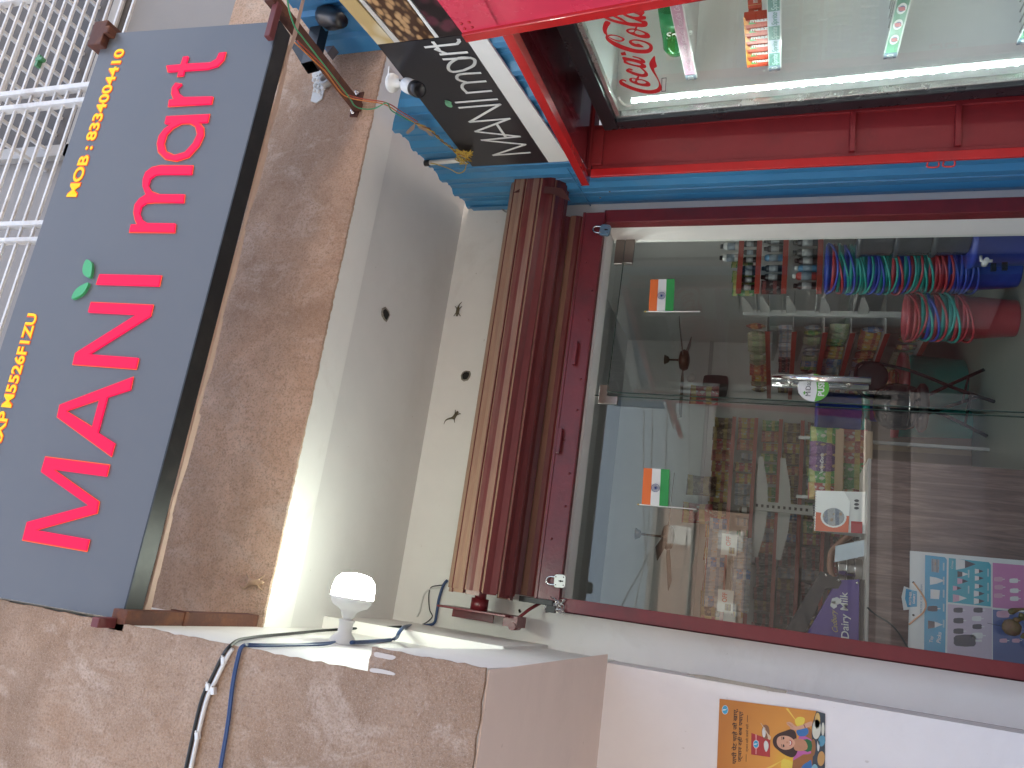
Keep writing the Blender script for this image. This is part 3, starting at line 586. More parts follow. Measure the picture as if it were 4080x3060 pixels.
# ---------------------------------------------------------------- glass shopfront: fixed pane, door, fittings
GY = 3.962; M_GL = glass('shop_glass', (.90, .94, .92), 1.58); M_GE = mat('glass_edge', (.02, .06, .05), .1)
mx0, mx1, mzt = 1.108, 2.038, .905
fx = thing('fixed_glass_pane', (.5, GY, FZ), 'large fixed shopfront glass pane reflecting the street', 'glass pane')
m = MB(); m.face([(.012, GY, FZ), (mx0 - .004, GY, FZ), (mx0 - .004, GY, .985), (.012, GY, .985)]); m.build('pane', M_GL, fx)
m = MB(); m.face([(mx0 - .004, GY, mzt + .008), (2.04, GY, mzt + .008), (2.04, GY, .985), (mx0 - .004, GY, .985)]); m.build('transom_pane', M_GL, fx)
m = MB(); m.box((mx0 - .0055, GY - .006, FZ), (mx0 - .0025, GY + .006, .985)); m.build('pane_edge', M_GE, fx)
door = thing('glass_door', (mx1, GY, FZ), 'frameless glass door with steel handle standing slightly ajar', 'door')
DA = math.radians(3.0); DXv = Vector((-math.cos(DA), -math.sin(DA), 0)); DN = Vector((math.sin(DA), -math.cos(DA), 0)); DO = Vector((mx1, GY, 0))
def D(u, z, o=0): return DO + DXv * u + DN * o + VZ * z
DWd = .926
m = MB(); m.face([D(0, FZ + .01), D(DWd, FZ + .01), D(DWd, mzt), D(0, mzt)]); m.build('pane', glass('door_glass_sheet', (.90, .94, .92), 1.5), door)
m = MB(); m.box((DWd, FZ + .01, -.006), (DWd + .003, mzt, .006), (DXv, VZ, DN), DO); m.box((0, mzt, -.006), (DWd, mzt + .003, .006), (DXv, VZ, DN), DO); m.build('pane_edge', M_GE, door)
m = MB(); m.box((-.002, mzt - .052, -.014), (.15, mzt + .0, .014), (DXv, VZ, DN), DO); m.build('patch_fitting', M_BRN, door, bevel=.002)
m = MB(); p = D(.02, mzt + .025); m.box((1.89, GY - .014, mzt + .006), (2.04, GY + .014, mzt + .056)); m.build('top_pivot', M_BRN, door, bevel=.002)
m = MB(); m.prism([Vector((x, GY - .013, z)) for x, z in ((mx0 - .05, mzt + .055), (mx0 + .055, mzt + .055), (mx0 + .055, mzt + .009), (mx0 - .006, mzt + .009), (mx0 - .006, mzt - .05), (mx0 - .05, mzt - .05))], VY * .026); tag(m.build('corner_patch_fitting', M_BRN, bevel=.002), 'bronze steel patch fitting where the fixed pane meets the door top', 'glass fitting')
ht, hb = (3074, 1535), (3466, 1545)
zt, zb = atY(*ht, 3.9).z, atY(*hb, 3.9).z; hu = DWd - .105
for nm, off in (('pull_bar', .05), ('pull_bar', -.05)):
    m = MB(); m.tube([D(hu, zb, off), D(hu, zt, off)], .0175, 18); m.build(nm, M_CHR, door)
for f in (.2, .8):
    m = MB(); z = zb + (zt - zb) * f; m.lathe([(.011, 0), (.011, .075)], D(hu, z, -.037), DN, 12); m.lathe([(.017, 0), (.017, .012)], D(hu, z, .004), DN, 12); m.build('bar_standoff', M_CHR, door)
# push sticker
st = D(DWd - .075, (atY(3240, 1545, 3.93)).z, .0025); stk = thing('push_sticker', st, 'round white and green sticker reading MiDazz and PUSH on the glass door', 'sticker')
SX = -DXv; rr = .073
m = MB(); m.prism([st + SX * rr * math.cos(a * .1745) + VZ * rr * math.sin(a * .1745) for a in range(36)], DN * -.0008); m.build('disc', mat('sticker_white', (.75, .75, .73), .4, var=.03), stk)
pts = [st + DN * .0006 + SX * rr * math.cos(math.radians(a)) + VZ * rr * math.sin(math.radians(a)) for a in range(186, 361, 6)] + [st + DN * .0006 + SX * (rr * .95) * (1 - k / 6) * .99 + SX * (-rr * .97) * (k / 6) + VZ * (rr * (.02 - .20 * math.sin(math.pi * k / 6) + (-.12) * k / 6)) for k in range(0, 7)]
m = MB(); m.prism(pts, DN * .0004); m.build('green_field', mat('sticker_green', (.12, .42, .06), .4), stk)
text('MiDazz', 'lettering', mat('sticker_ink', (.03, .05, .04), .5), st + SX * -.046 + VZ * .012 + DN * .0007, SX, VZ, .024, .096, stk, .0006)
text('PUSH', 'lettering', mat('sticker_white', (.75, .75, .73)), st + SX * -.043 + VZ * -.05 + DN * .0016, SX, VZ, .028, .088, stk, .0006, .03)
m = MB()
for a in (.6, 1.6, 2.5): m.prism(smooth_loop([st + SX * (-.03) + VZ * .036 + DN * .0008 + SX * (math.cos(a) * f + math.sin(a) * s) * .012 + VZ * (math.sin(a) * f - math.cos(a) * s) * .012 for f, s in ((0, 0), (.5, .25), (1, 0), (.5, -.25))], 3), DN * .0004)
m.build('leaf_emblem', mat('sticker_green', (.12, .42, .06)), stk)
# paper flags stuck to the glass
def flag(x0, y0, zb_, base, ux, un, L, label):
    """ux: direction along the cloth from the pole, un: outward; pole nearly upright"""
    f = thing('paper_flag', base, label, 'flag', 'paper tricolour flags stuck on the glass')
    lean = .05; pu = (VZ + ux * (-lean * .2)).normalized(); wd, hh = L * .172, L * .122
    m = MB(); m.tube([base, base + pu * L * .262], .0032, 8); m.build('pole', M_WHP, f)
    m = MB(); m.lathe([(.0035, 0), (.005, .003), (.004, .008), (0, .011)], base + pu * L * .262, VZ, 10); m.build('finial', mat('gold_plastic', (.6, .4, .08), .3, .6), f)
    top = base + pu * L * .25
    cols = (('flag_saffron', (.80, .17, .035)), ('flag_white', (.74, .74, .72)), ('flag_green', (.03, .30, .07)))
    for k, (nm, c) in enumerate(cols):
        m = MB(); z0 = hh * (k / 3); z1 = hh * ((k + 1) / 3)
        m.grid(lambda u, v: top + ux * (.002 + wd * u) - pu * (z0 + (z1 - z0) * v) + VZ * (.008 * u) + un * (.004 + .0035 * math.sin(u * 5 + z0 * 20)), 10, 2); m.build('stripe', mat(nm, c, .6, var=.03), f)
    c = top + ux * (wd * .48) - pu * (hh * .5) + VZ * .004 + un * .0085; r = hh * .15; ink = mat('flag_navy', (.02, .04, .22), .5)
    m = MB(); m.tube([c + ux * r * math.cos(a * .2618) + VZ * r * math.sin(a * .2618) for a in range(24)], .0011, 6, closed=True)
    for a in range(24): q = c + ux * r * math.cos(a * .2618) + VZ * r * math.sin(a * .2618); m.tube([c, q], .0005, 4)
    m.lathe([(.003, 0), (0, .001)], c, un, 10); m.build('wheel', ink, f); return f
p = atY(2789, 1242, 3.915); flag(0, 0, 0, p, VX, -VY, 1.1, 'paper tricolour flag on a white stick stuck on the door pane')
p = atY(2775, 2030, 3.945); flag(0, 0, 0, p, VX, -VY, 1.1, 'paper tricolour flag on a white stick stuck on the fixed pane')
# ---------------------------------------------------------------- blue sheet partition with the banner
part_ = thing('sheet_partition', W(-1, 0, GZ), 'blue profiled metal sheet partition at the right of the shopfront', 'metal partition')
m = MB()
def zt_(s): return (1.868 + .04 * s + .006 * math.sin(s * 23)) if s > -1.06 else (max(1.5, 1.826 + (s + 1.06) * (1.826 - onW(1615, 295).z) / (-(onW(1615, 295) - WP).dot(WT) - 1.06)) if s > -1.5 else 1.5)
rib = [(0, 0), (.035, -.02), (.07, -.02), (.105, 0), (.16, 0), (.163, -.006), (.17, -.006), (.173, 0), (.20, 0)]
s = .02; ring = []
while s > -2.7:
    for ds, o in rib[:-1]: ring.append((s - ds, o))
    s -= .2
def sheet(ring, z0f, z1f, th=.0015):
    for (sa, oa), (sb, ob) in zip(ring, ring[1:]):
        m.face([W(sa, oa, z0f(sa)), W(sb, ob, z0f(sb)), W(sb, ob, z1f(sb)), W(sa, oa, z1f(sa))])
up = [q for q in ring]
sheet([q for q in ring if q[0] > -.44], lambda s: GZ, zt_); 
far = [q for q in ring if q[0] <= -.40]
sheet(far, lambda s: 1.03, lambda s: zt_(s))
m.build('sheet', M_BLU, part_)
m = MB(); m.box((-.52, -.026, 1.10), (-.0, -.0215, 1.105), (WT, WN, VZ), WP); m.box((-.06, -.030, 1.45), (.015, -.024, 1.83), (WT, WN, VZ), WP); m.build('flashing', M_BLU, part_)
m = MB(); m.box((-.02, -.012, GZ), (.006, .02, 1.18), (WT, WN, VZ), WP); m.build('edge_trim', M_BLU, part_)
for s_, z_ in ((-.07, 1.33), (-.2, .95), (-.12, 1.02), (-.30, 1.08)):
    m = MB(); m.lathe([(.007, 0), (.006, .004), (.003, .005), (0, .007)], W(s_, -.022, z_), -WN, 8); m.build('screw', M_STEEL, part_)
m = MB(); m.prism([atY(*p, 3.44) for p in ((2048, 768), (2075, 752), (2140, 740), (2240, 752), (2262, 780), (2275, 808), (2270, 800), (2240, 790), (2200, 772), (2120, 768))], -VY * .004); m.build('torn_edge', mat('torn_rust_edge', (.09, .025, .02), .8, var=.4), part_)
ban = thing('banner_board', W(-1.3, -.04, 1.07), 'black shop banner with white MANI mart lettering and food photos on the blue partition', 'banner')
M_BB = mat('banner_black', (.022, .02, .024), .3, var=.1); M_BW = mat('banner_white', (.8, .8, .77), .4, var=.03)
def Bn(s, z, o): return W(s, -.03 + o, z)
far_s, mid_s, near_s = -.622, -1.733, -2.55
m = MB(); m.prism([Bn(far_s, 1.175, 0), Bn(mid_s, 1.175, 0), Bn(mid_s, 1.527, 0), Bn(far_s, 1.587, 0)], WN * .01); m.build('black_panel', M_BB, ban)
m = MB(); m.prism([Bn(far_s, 1.06, .0), Bn(near_s, 1.12, .0), Bn(near_s, 1.17, 0), Bn(far_s, 1.172, 0)], WN * .01); m.build('white_strip', M_BW, ban)
def banner_text(body, a, c, hp_, nm):
    p, q = onW(*a, -.033), onW(*c, -.033); text(body, nm, mat('banner_white', (.62, .62, .6)), p, q - p, VZ, (onW(*hp_, -.033) - p).dot(VZ), (q - p).length, ban, .001)
banner_letters = {'M': [(1570, 1010), (1805, 985)], }
def z2(x, y): return (1000 + x * .6148, y * .6148)
STK = [  # each letter as thin strokes, traced on the banner
 [(1808, 988), (1570, 1006), (1778, 936), (1495, 908), (1742, 884)],
 [(1742, 884), (1455, 852), (1676, 768)], [(1648, 884), (1590, 800)],
 [(1676, 768), (1418, 790), (1614, 676), (1350, 698)],
 [(1594, 642), (1328, 664)],
 [(1556, 588), (1395, 602)], [(1400, 600), (1370, 570), (1375, 545), (1410, 535), (1520, 526)], [(1400, 534), (1342, 515), (1338, 490), (1375, 478), (1486, 472)],
 [(1378, 455), (1440, 425), (1450, 390), (1420, 375), (1350, 375), (1290, 410), (1280, 445), (1310, 465), (1378, 455)], [(1248, 384), (1425, 374)],
 [(1400, 338), (1228, 352)], [(1270, 348), (1212, 325), (1195, 318)],
 [(1345, 255), (1350, 268), (1335, 284), (1130, 306)], [(1180, 272), (1218, 320)]]
for k, sp in enumerate(STK):
    q = [onW(*z2(*p), -.0325 - .0003 * (k % 3)) for p in sp]
    if len(q) > 4 and k not in (0,): q = smooth_path(q, 4)
    m = MB()
    for a, c in zip(q, q[1:]):
        d = (c - a); L_ = d.length; d = d / L_; n = d.cross(WN).normalized(); e_ = .0035
        m.prism([a - d * e_ + n * .0065, c + d * e_ + n * .0065, c + d * e_ - n * .0065, a - d * e_ - n * .0065], WN * -.0008 * (1 + .1 * (k % 3)))
    m.build('letter', M_BW, ban)
for pts in (((1262, 650), (1258, 672), (1275, 690), (1300, 696), (1305, 685), (1290, 668)), ((1255, 650), (1275, 652), (1298, 662), (1296, 675), (1270, 668))):
    q = [onW(*z2(*p), -.0335) for p in pts]; m = MB(); m.prism(smooth_loop(q, 3), WN * -.0008); m.build('leaf', mat('banner_leaf', (.16, .42, .24), .4), ban)
def nut_mat(name, a, b_, gap, sc_, stretch):
    m = bpy.data.materials.new(name); t, p, o = nodes(m); c = coord(t, 'Object', stretch)
    v = t.nodes.new('ShaderNodeTexVoronoi'); v.inputs['Scale'].default_value = sc_; t.links.new(c, v.inputs['Vector'])
    n = noise(t, 22, 4, .6, coord(t)); k = mixc(t, n, a, b_); k = mixc(t, ramp(t, v.outputs['Distance'], ((.32, 0.0), (.6, 1.0))), k, gap)
    t.links.new(k, p.inputs['Base Color']); p.inputs['Roughness'].default_value = .35; return m
def photo(name, z0, z1, mt, s0=mid_s - .004, s1=near_s):
    m = MB(); m.prism([Bn(s0, z0, 0), Bn(s1, z0 + .03, 0), Bn(s1, z1 + .0, 0), Bn(s0, z1, 0)], WN * .01); m.build(name, mt, ban)
photo('food_photo', 1.455, 1.526, nut_mat('cream_print', (.72, .66, .5), (.62, .5, .3), (.5, .36, .16), 9, (1, 1, 1)))
photo('photo_border', 1.43, 1.454, mat('photo_border_print', (.6, .57, .52), .4, var=.1))
photo('food_photo', 1.285, 1.429, nut_mat('almond_print', (.42, .22, .09), (.56, .36, .18), (.06, .025, .012), 30, (.7, .7, 1.5)))
photo('photo_border', 1.268, 1.284, M_BW)
photo('food_photo', 1.174, 1.267, nut_mat('dark_cherry_print', (.05, .012, .02), (.14, .03, .05), (.01, .004, .006), 16, (1, 1, 1.2)))
m = MB(); a, c = onW(*z2(1160, 1055), -.03), onW(*z2(1395, 1035), -.03); m.tube([a, c], .013, 12); tag(m.build('tube_light', M_WHP), 'small white tube light fitting upright on the blue sheet beside the banner', 'tube light')
m = MB(); m.lathe([(.016, 0), (.016, .03)], a, (a - c).normalized(), 12); m.build('end_cap', M_BLK, bpy.data.objects['tube_light'])
# twisted wires
def wire(pts, r, mt, label): m = MB(); m.tube(smooth_path(pts, 6), r, 6); return tag(m.build('electric_wire', mt), label, 'wire', 'wires hanging from the sign arm')
def twist(pts, r, off, mt, label):
    q = smooth_path(pts, 10); out = []
    for i, p in enumerate(q): a = i * .9 + off; out.append(p + Vector((math.cos(a), 0, math.sin(a))) * r * 1.3)
    m = MB(); m.tube(out, r, 5); return tag(m.build('electric_wire', mt), label, 'wire', 'wires hanging from the sign arm')
M_WG = mat('green_wire', (.05, .32, .14), .4); M_WR = mat('red_wire', (.4, .06, .03), .4); M_WO = mat('orange_wire', (.6, .2, .04), .4); M_WYE = mat('yellow_wire', (.55, .36, .06), .4)
def fr(px, py, Y):
    """point on a wire hanging just in front of the blue sheet"""
    q = onW(px, py, -.05); return q if q.y < Y else atY(px, py, Y)
wire([fr(1145, -10, 1.96), fr(1152, 40, 1.99), fr(1168, 90, 2.07), fr(1182, 118, 2.2), fr(1215, 160, 2.3), fr(1300, 270, 2.5), fr(1370, 360, 2.64), fr(1398, 398, 2.66), fr(1412, 420, 2.66), fr(1440, 433, 2.67), fr(1490, 433, 2.72), fr(1540, 410, 2.8), fr(1560, 440, 2.86), fr(1610, 470, 2.9), fr(1655, 490, 2.95)], .003, M_WG, 'green wire running along the sign arm to the knot over the blue sheet')
tw = [fr(1175, 170, 2.3), fr(1265, 255, 2.5), fr(1300, 290, 2.55), fr(1360, 370, 2.64), fr(1395, 390, 2.66), fr(1440, 400, 2.7), fr(1530, 415, 2.8), fr(1590, 450, 2.9), fr(1655, 490, 2.95)]
wire(tw, .0028, M_WO, 'orange wire hanging from the sign arm to the knot over the blue sheet')
wire([p + Vector((.004, -.003, -.012)) for p in tw], .0028, M_WR, 'dark red wire hanging beside the orange wire from the sign arm')
tail = [fr(1655, 490, 2.95), fr(1710, 515, 2.97), fr(1760, 560, 3.0), fr(1800, 590, 3.05), fr(1820, 610, 3.08), fr(1850, 620, 3.1), fr(1868, 640, 3.12)]
twist(tail, .003, 0, M_WYE, 'yellow strand of the twisted flex ending at the banner corner')
twist(tail, .003, 3.14, mat('brown_wire', (.3, .13, .04), .4), 'brown strand of the twisted flex ending at the banner corner')
m = MB(); random.seed(4)
for k in range(7): m.tube(smooth_path([fr(random.uniform(1810, 1885), random.uniform(592, 655), random.uniform(3.06, 3.12)) for _ in range(6)], 4), .0025, 5)
m.tube(smooth_path([fr(*p, 3.1) for p in ((1858, 655), (1850, 680), (1825, 690), (1790, 672), (1740, 655), (1715, 650))], 5), .0025, 5)
tag(m.build('wire_knot', M_WYE), 'tangled yellow wire ends knotted at the corner of the black banner', 'wire knot')
m = MB()
for pts in (((1655, 488), (1690, 500), (1712, 515), (1700, 525), (1670, 512)), ((1655, 492), (1635, 510), (1618, 530), (1625, 535), (1650, 515)), ((1690, 515), (1710, 540), (1730, 545), (1712, 525))):
    m.prism([fr(*p, 2.94) for p in pts], -VY * .004)
tag(m.build('insulation_tape', mat('clear_tape', (.33, .22, .17), .3)), 'brownish tape wrapped round the wire joint in front of the blue sheet', 'tape')
# ---------------------------------------------------------------- CCTV camera under the beam
cb = onW(1560, 330, -.055); KC = .86; cc = thing('cctv_camera', cb, 'white bullet security camera with black front fixed at the top edge of the blue sheet', 'security camera')
m = MB(); m.lathe([(.045 * KC, .0), (.045 * KC, .008), (.04 * KC, .018), (.022 * KC, .024), (.02 * KC, .045), (.014 * KC, .05), (.014 * KC, .07)], cb, Vector((-.25, -.15, -.95)), 24); m.build('mount', M_WHP, cc)
m = MB(); m.box((-.03, -.004, -.0), (.03, .055, .006), (WT, WN, VZ), cb); m.build('mount_plate', M_WHP, cc)
ca = onW(1618, 338, -.11); cd = (onW(1692, 368, -.19) - ca).normalized()
m = MB(); m.tube([cb + Vector((-.25, -.15, -.95)) * .058, ca + cd * .008], .011, 10); m.build('arm', M_WHP, cc)
m = MB(); m.lathe([(0, -.010), (.018, -.009), (.028, .0), (.030, .018), (.030, .075)], ca, cd, 24); m.build('body', M_WHP, cc)
m = MB(); m.lathe([(.031, .0755), (.031, .110), (.028, .122), (.020, .123), (.018, .119), (0, .117)], ca, cd, 24); m.build('front_cap', M_BLK, cc)
m = MB(); m.tube(smooth_path([cb + Vector((.0, -.015, -.04)), cb + Vector((-.03, -.03, -.075)), ca + Vector((-.01, -.01, -.035)), ca + Vector((0, 0, -.015))], 5), .0035, 6); m.build('lead', M_CBK, cc)
# ---------------------------------------------------------------- red steel cabinet with the drinks cooler
cabt = thing('red_steel_cabinet', W(-1.1, 0, GZ), 'bright red steel cabinet frame housing the drinks cooler', 'steel cabinet')
def CB(name, lo, hi, mt, bev=.003): m = MB(); m.box(lo, hi, (WT, WN, VZ), WP); return m.build(name, mt, cabt, bevel=bev)
m = MB(); p0, p1 = W(-3.3, -.055, .93), W(-.415, -.055, 1.028)
t_ = (p1 - p0).normalized(); m.box((0, -.02, -.02), ((p1 - p0).length, .03, .02), (t_, WN, WN.cross(t_) * -1), p0); m.build('top_rail', M_RED, cabt, bevel=.003)
CB('roof_panel', (-3.2, -.02, 1.0), (-.45, .9, 1.006), mat('cabinet_maroon_gloss', (.12, .012, .018), .16, var=.2, coat=.5))
CB('front_stile', (-.497, -.062, GZ), (-.478, -.02, .985), M_RED)
CB('side_panel', (-.4795, -.02, GZ), (-.4765, .215, .985), M_RED2)
CB('side_frame', (-.487, -.0195, GZ), (-.48, .0, .98), M_RED2); CB('side_frame', (-.497, .19, GZ), (-.48, .215, .985), M_RED2)
for z in (-.235, -.66):
    CB('cross_rib', (-.505, .0, z - .012), (-.48, .189, z + .012), M_RED2)
CB('cross_rib', (-.505, .0, .93), (-.48, .189, .985), M_RED2)
for k in (0, 1):
    m = MB(); z = -.545 - k * .062; m.tube(smooth_path([W(-.497, -.07, z), W(-.49, -.088, z), W(-.49, -.09, z - .04), W(-.497, -.07, z - .042)], 4), .0045, 6); m.build('hasp', M_RED, cabt)
CB('back_panel', (-3.2, .88, GZ), (-.45, .9, 1.0), M_RED2)
CB('corner_board', (-.53, .5, -.34), (.3, .51, .985), M_WH)
CB('lower_board', (-.53, .5, GZ), (.3, .51, -.345), M_BLU)
CB('roof_edge', (-.497, -.02, .986), (-.40, .9, 1.03), M_RED2)
fl = thing('cabinet_flap', W(-2.5, -.08, GZ), 'red riveted sheet door of the steel cabinet nearest the viewer', 'cabinet door')
m = MB(); e0 = onW(1840, 130, -.075); e1 = onW(2460, 16, -.075); d = (e1 - e0); e1b = e0 + d * 3.2; s1 = -WT * .6
m.prism([e0, e1b, e1b + s1, e0 + s1 + VZ * .03], WN * .003); m.build('sheet', mat('flap_red_sky_sheen', (.68, .045, .095), .25, var=.06, coat=.5), fl)  # pink sheen of the reflected sky is put into the red base colour
m = MB(); u = d.normalized(); sd_ = WT
m.prism([e0 - WN * .012, e1b - WN * .012, e1b - WN * .012 + sd_ * .045, e0 - WN * .012 + sd_ * .045], WN * .02); m.build('edge_angle', M_RED, fl, bevel=.003)
for k in range(2):
    for j in range(2):
        m = MB(); m.lathe([(.006, 0), (.005, .003), (0, .005)], e0 + u * (.02 + .03 * k) - WT * (.02 + .03 * j) - WN * .001, -WN, 8); m.build('rivet', M_RED, fl)
# drinks cooler
FO = .2
FV = VZ + WT * .037; FP = WP - WT * .034      # the cooler leans a little
def F(s, o, z): return FP + WT * s + WN * (FO + o) + FV * z
col = thing('drinks_cooler', F(-1.1, .2, GZ), 'black framed glass door drinks cooler lit by white LED strip', 'drinks cooler')
def FB(name, lo, hi, mt, bev=0, par=None): m = MB(); m.box((lo[0], lo[1] + FO, lo[2]), (hi[0], hi[1] + FO, hi[2]), (WT, WN, FV), FP); return m.build(name, mt, par or col, bevel=bev)
M_FRK = mat('cooler_frame_black', (.018, .02, .024), .28, var=.1); M_CIN = mat('cooler_inside_white', (.82, .86, .84), .35, var=.05); M_ALU = mat('brushed_aluminium', (.6, .6, .58), .25, .8)
s_l, s_r, f_t, f_b = -.515, -2.0, .925, -1.45
FB('door_frame', (s_r, -.03, f_t - .075), (s_l, .03, f_t), M_FRK, .006); FB('door_frame', (s_l - .085, -.0302, f_b), (s_l, .0302, f_t - .076), M_FRK, .006)
FB('inner_trim', (s_r, -.012, f_t - .10), (s_l - .076, .02, f_t - .0765), M_ALU, .003); FB('inner_trim', (s_l - .100, -.0122, f_b), (s_l - .0765, .0202, f_t - .101), M_ALU, .003)
m = MB(); m.face([F(s_r, 0, f_b), F(s_l - .1, 0, f_b), F(s_l - .1, 0, f_t - .1), F(s_r, 0, f_t - .1)]); m.build('door_glass', glass('cooler_glass', (.97, .98, .96), 1.5), col)
FB('cabinet_side', (s_l - .06, .032, f_b), (s_l - .02, .62, f_t + .0), M_CIN); FB('cabinet_back', (s_r, .60, f_b), (s_l - .061, .62, f_t), M_CIN); FB('cabinet_top', (s_r, .032, f_t - .06), (s_l - .061, .599, f_t - .02), M_CIN)
FB('cabinet_shell', (s_r, .0325, f_t + .001), (s_l - .02, .62, f_t + .02), M_FRK); FB('cabinet_shell', (s_l - .019, .0325, f_b), (s_l, .62, f_t + .0), M_FRK)
FB('back_rail', (-1.03, .57, f_b), (-1.0, .599, f_t - .07), M_CIN)
for k in range(34): FB('rail_slot', (-1.02, .5685, f_t - .2 - k * .055), (-1.01, .5695, f_t - .175 - k * .055), M_DARK)
M_LED = emit('led_lit', (.84, 1.0, .97), 40)
FB('led_channel', (s_l - .185, .025, f_b), (s_l - .165, .04, f_t - .16), M_ALU); FB('led_tape', (s_l - .187, .005, f_b), (s_l - .1855, .036, f_t - .165), emit('led_tape_lit', (.86, 1.0, .95), .03))
for k in range(44):
    z = f_t - .19 - k * .05; m = MB(); m.lathe([(.0068, 0), (.006, .004), (0, .006)], F(s_l - .188, .012, z), Vector(-WT) * .8 - WN * .6, 8); m.build('led', M_LED, col)
m = MB(); m.tube(smooth_path([F(s_l - .12, .03, f_t - .155), F(s_l - .13, .03, f_t - .13), F(s_l - .16, .03, f_t - .115), F(s_l - .2, .04, f_t - .105)], 5), .006, 8); m.build('led_lead', M_WHP, col)
def zc(x, y): return (2380 + .2411 * x, .2411 * y)
C = [[(480, 1335), (440, 1315), (400, 1310), (360, 1340), (375, 1390), (440, 1430), (560, 1480), (720, 1530), (870, 1550), (980, 1535), (1050, 1500), (1062, 1440), (1040, 1370), (990, 1260), (950, 1180), (940, 1130), (985, 1100), (960, 1010), (948, 925), (900, 970), (860, 1040), (870, 1110), (920, 1200), (980, 1290), (1015, 1370), (1010, 1430), (970, 1470), (880, 1490), (760, 1480), (600, 1440), (470, 1385), (410, 1345), (430, 1335), (470, 1350)]]
RINGS = [([(525, 1310), (545, 1290), (600, 1285), (660, 1300), (760, 1315), (850, 1355), (880, 1400), (860, 1425), (800, 1430), (690, 1410), (590, 1375), (540, 1345)], [[(655, 1335), (720, 1325), (790, 1350), (805, 1370), (760, 1382), (680, 1370)], [(570, 1310), (600, 1300), (630, 1318), (610, 1345), (580, 1335)]]),
 ([(435, 1000), (440, 1035), (520, 1070), (640, 1100), (760, 1130), (808, 1110), (800, 1080), (750, 1045), (792, 1040), (782, 1000), (720, 960), (590, 925), (595, 945), (680, 970), (720, 1000), (560, 965), (415, 940)], [[(475, 1005), (560, 1012), (680, 1045), (720, 1068), (690, 1080), (600, 1065), (510, 1035)]]),
 ([(475, 500), (510, 475), (600, 470), (720, 500), (840, 550), (872, 600), (850, 630), (750, 630), (640, 600), (540, 560), (490, 530)], [[(620, 545), (650, 503), (740, 530), (785, 568), (700, 577)], [(515, 505), (570, 490), (612, 500), (595, 530), (540, 530)]]),
 ([(165, 585), (230, 570), (330, 585), (430, 625), (450, 660), (400, 688), (310, 680), (220, 640)], [[(190, 603), (260, 590), (340, 605), (405, 640), (400, 664), (340, 665), (260, 640)]]),
 ([(400, 205), (470, 150), (600, 140), (740, 165), (782, 210), (740, 260), (795, 270), (805, 300), (780, 322), (660, 332), (520, 292), (430, 250)], [[(440, 212), (520, 200), (620, 220), (700, 262), (640, 277), (540, 260)]])]
FILL = C + [[(640, 1300), (665, 1260), (650, 1225), (672, 1220), (692, 1270), (675, 1310)],
 [(585, 1150), (530, 1128), (478, 1150), (480, 1180), (540, 1210), (640, 1250), (760, 1275), (825, 1262), (838, 1225), (800, 1170), (740, 1125), (700, 1115), (770, 1180), (775, 1212), (730, 1225), (630, 1200), (540, 1165), (522, 1150), (565, 1168)],
 [(220, 375), (140, 345), (100, 400), (88, 480), (110, 550), (140, 575), (135, 625), (170, 680), (280, 760), (420, 820), (600, 870), (780, 885), (880, 860), (918, 800), (900, 740), (840, 700), (740, 665), (620, 650), (540, 665), (520, 690), (545, 730), (620, 770), (770, 782), (690, 725), (640, 728), (590, 705), (570, 690), (600, 672), (680, 680), (780, 705), (850, 750), (855, 790), (800, 820), (640, 815), (480, 770), (330, 710), (220, 650), (180, 612), (165, 560), (155, 510), (180, 440)],
 [(612, 478), (638, 440), (660, 445), (640, 505)],
 [(35, 250), (130, 310), (280, 370), (450, 410), (620, 440), (780, 447), (830, 410), (820, 360), (760, 338), (620, 328), (720, 368), (725, 386), (620, 376), (500, 365), (400, 300), (290, 250), (235, 235), (255, 270), (380, 330), (440, 358), (330, 340), (200, 295), (100, 235)]]
M_CC = mat('logo_red_print', (.56, .012, .018), .35, var=.02)
k = 0
for fpts in FILL:
    outline([smooth_loop([onW(*zc(*p), FO - .003 - .0005 * k) for p in fpts], 3)], 'logo_letter', M_CC, onW(2450, 200, FO - .003 - .0005 * k), -WT, VZ, col, .0004); k += 1
for outp, holes in RINGS:
    outline([smooth_loop([onW(*zc(*p), FO - .003 - .0005 * k) for p in lp], 3) for lp in [outp] + holes], 'logo_letter', M_CC, onW(2450, 200, FO - .003 - .0005 * k), -WT, VZ, col, .0004); k += 1
m = MB(); m.prism([onW(*zc(*p), FO - .003) for p in ((385, 870), (460, 855), (480, 910), (400, 914))], WN * -.0005); m.build('logo_dot', M_CC, col)
m = MB(); m.prism([onW(*zc(*p), FO - .002) for p in ((1062, 1290), (1143, 1280), (1130, 1510), (1058, 1515))], WN * -.0004); m.build('notice_label', M_BLK, col)
m = MB(); m.prism([onW(*zc(*p), FO - .0026) for p in ((1074, 1300), (1133, 1293), (1122, 1498), (1068, 1503))], WN * -.0003); m.build('notice_label', mat('paper_white', (.6, .6, .56), .6), col)
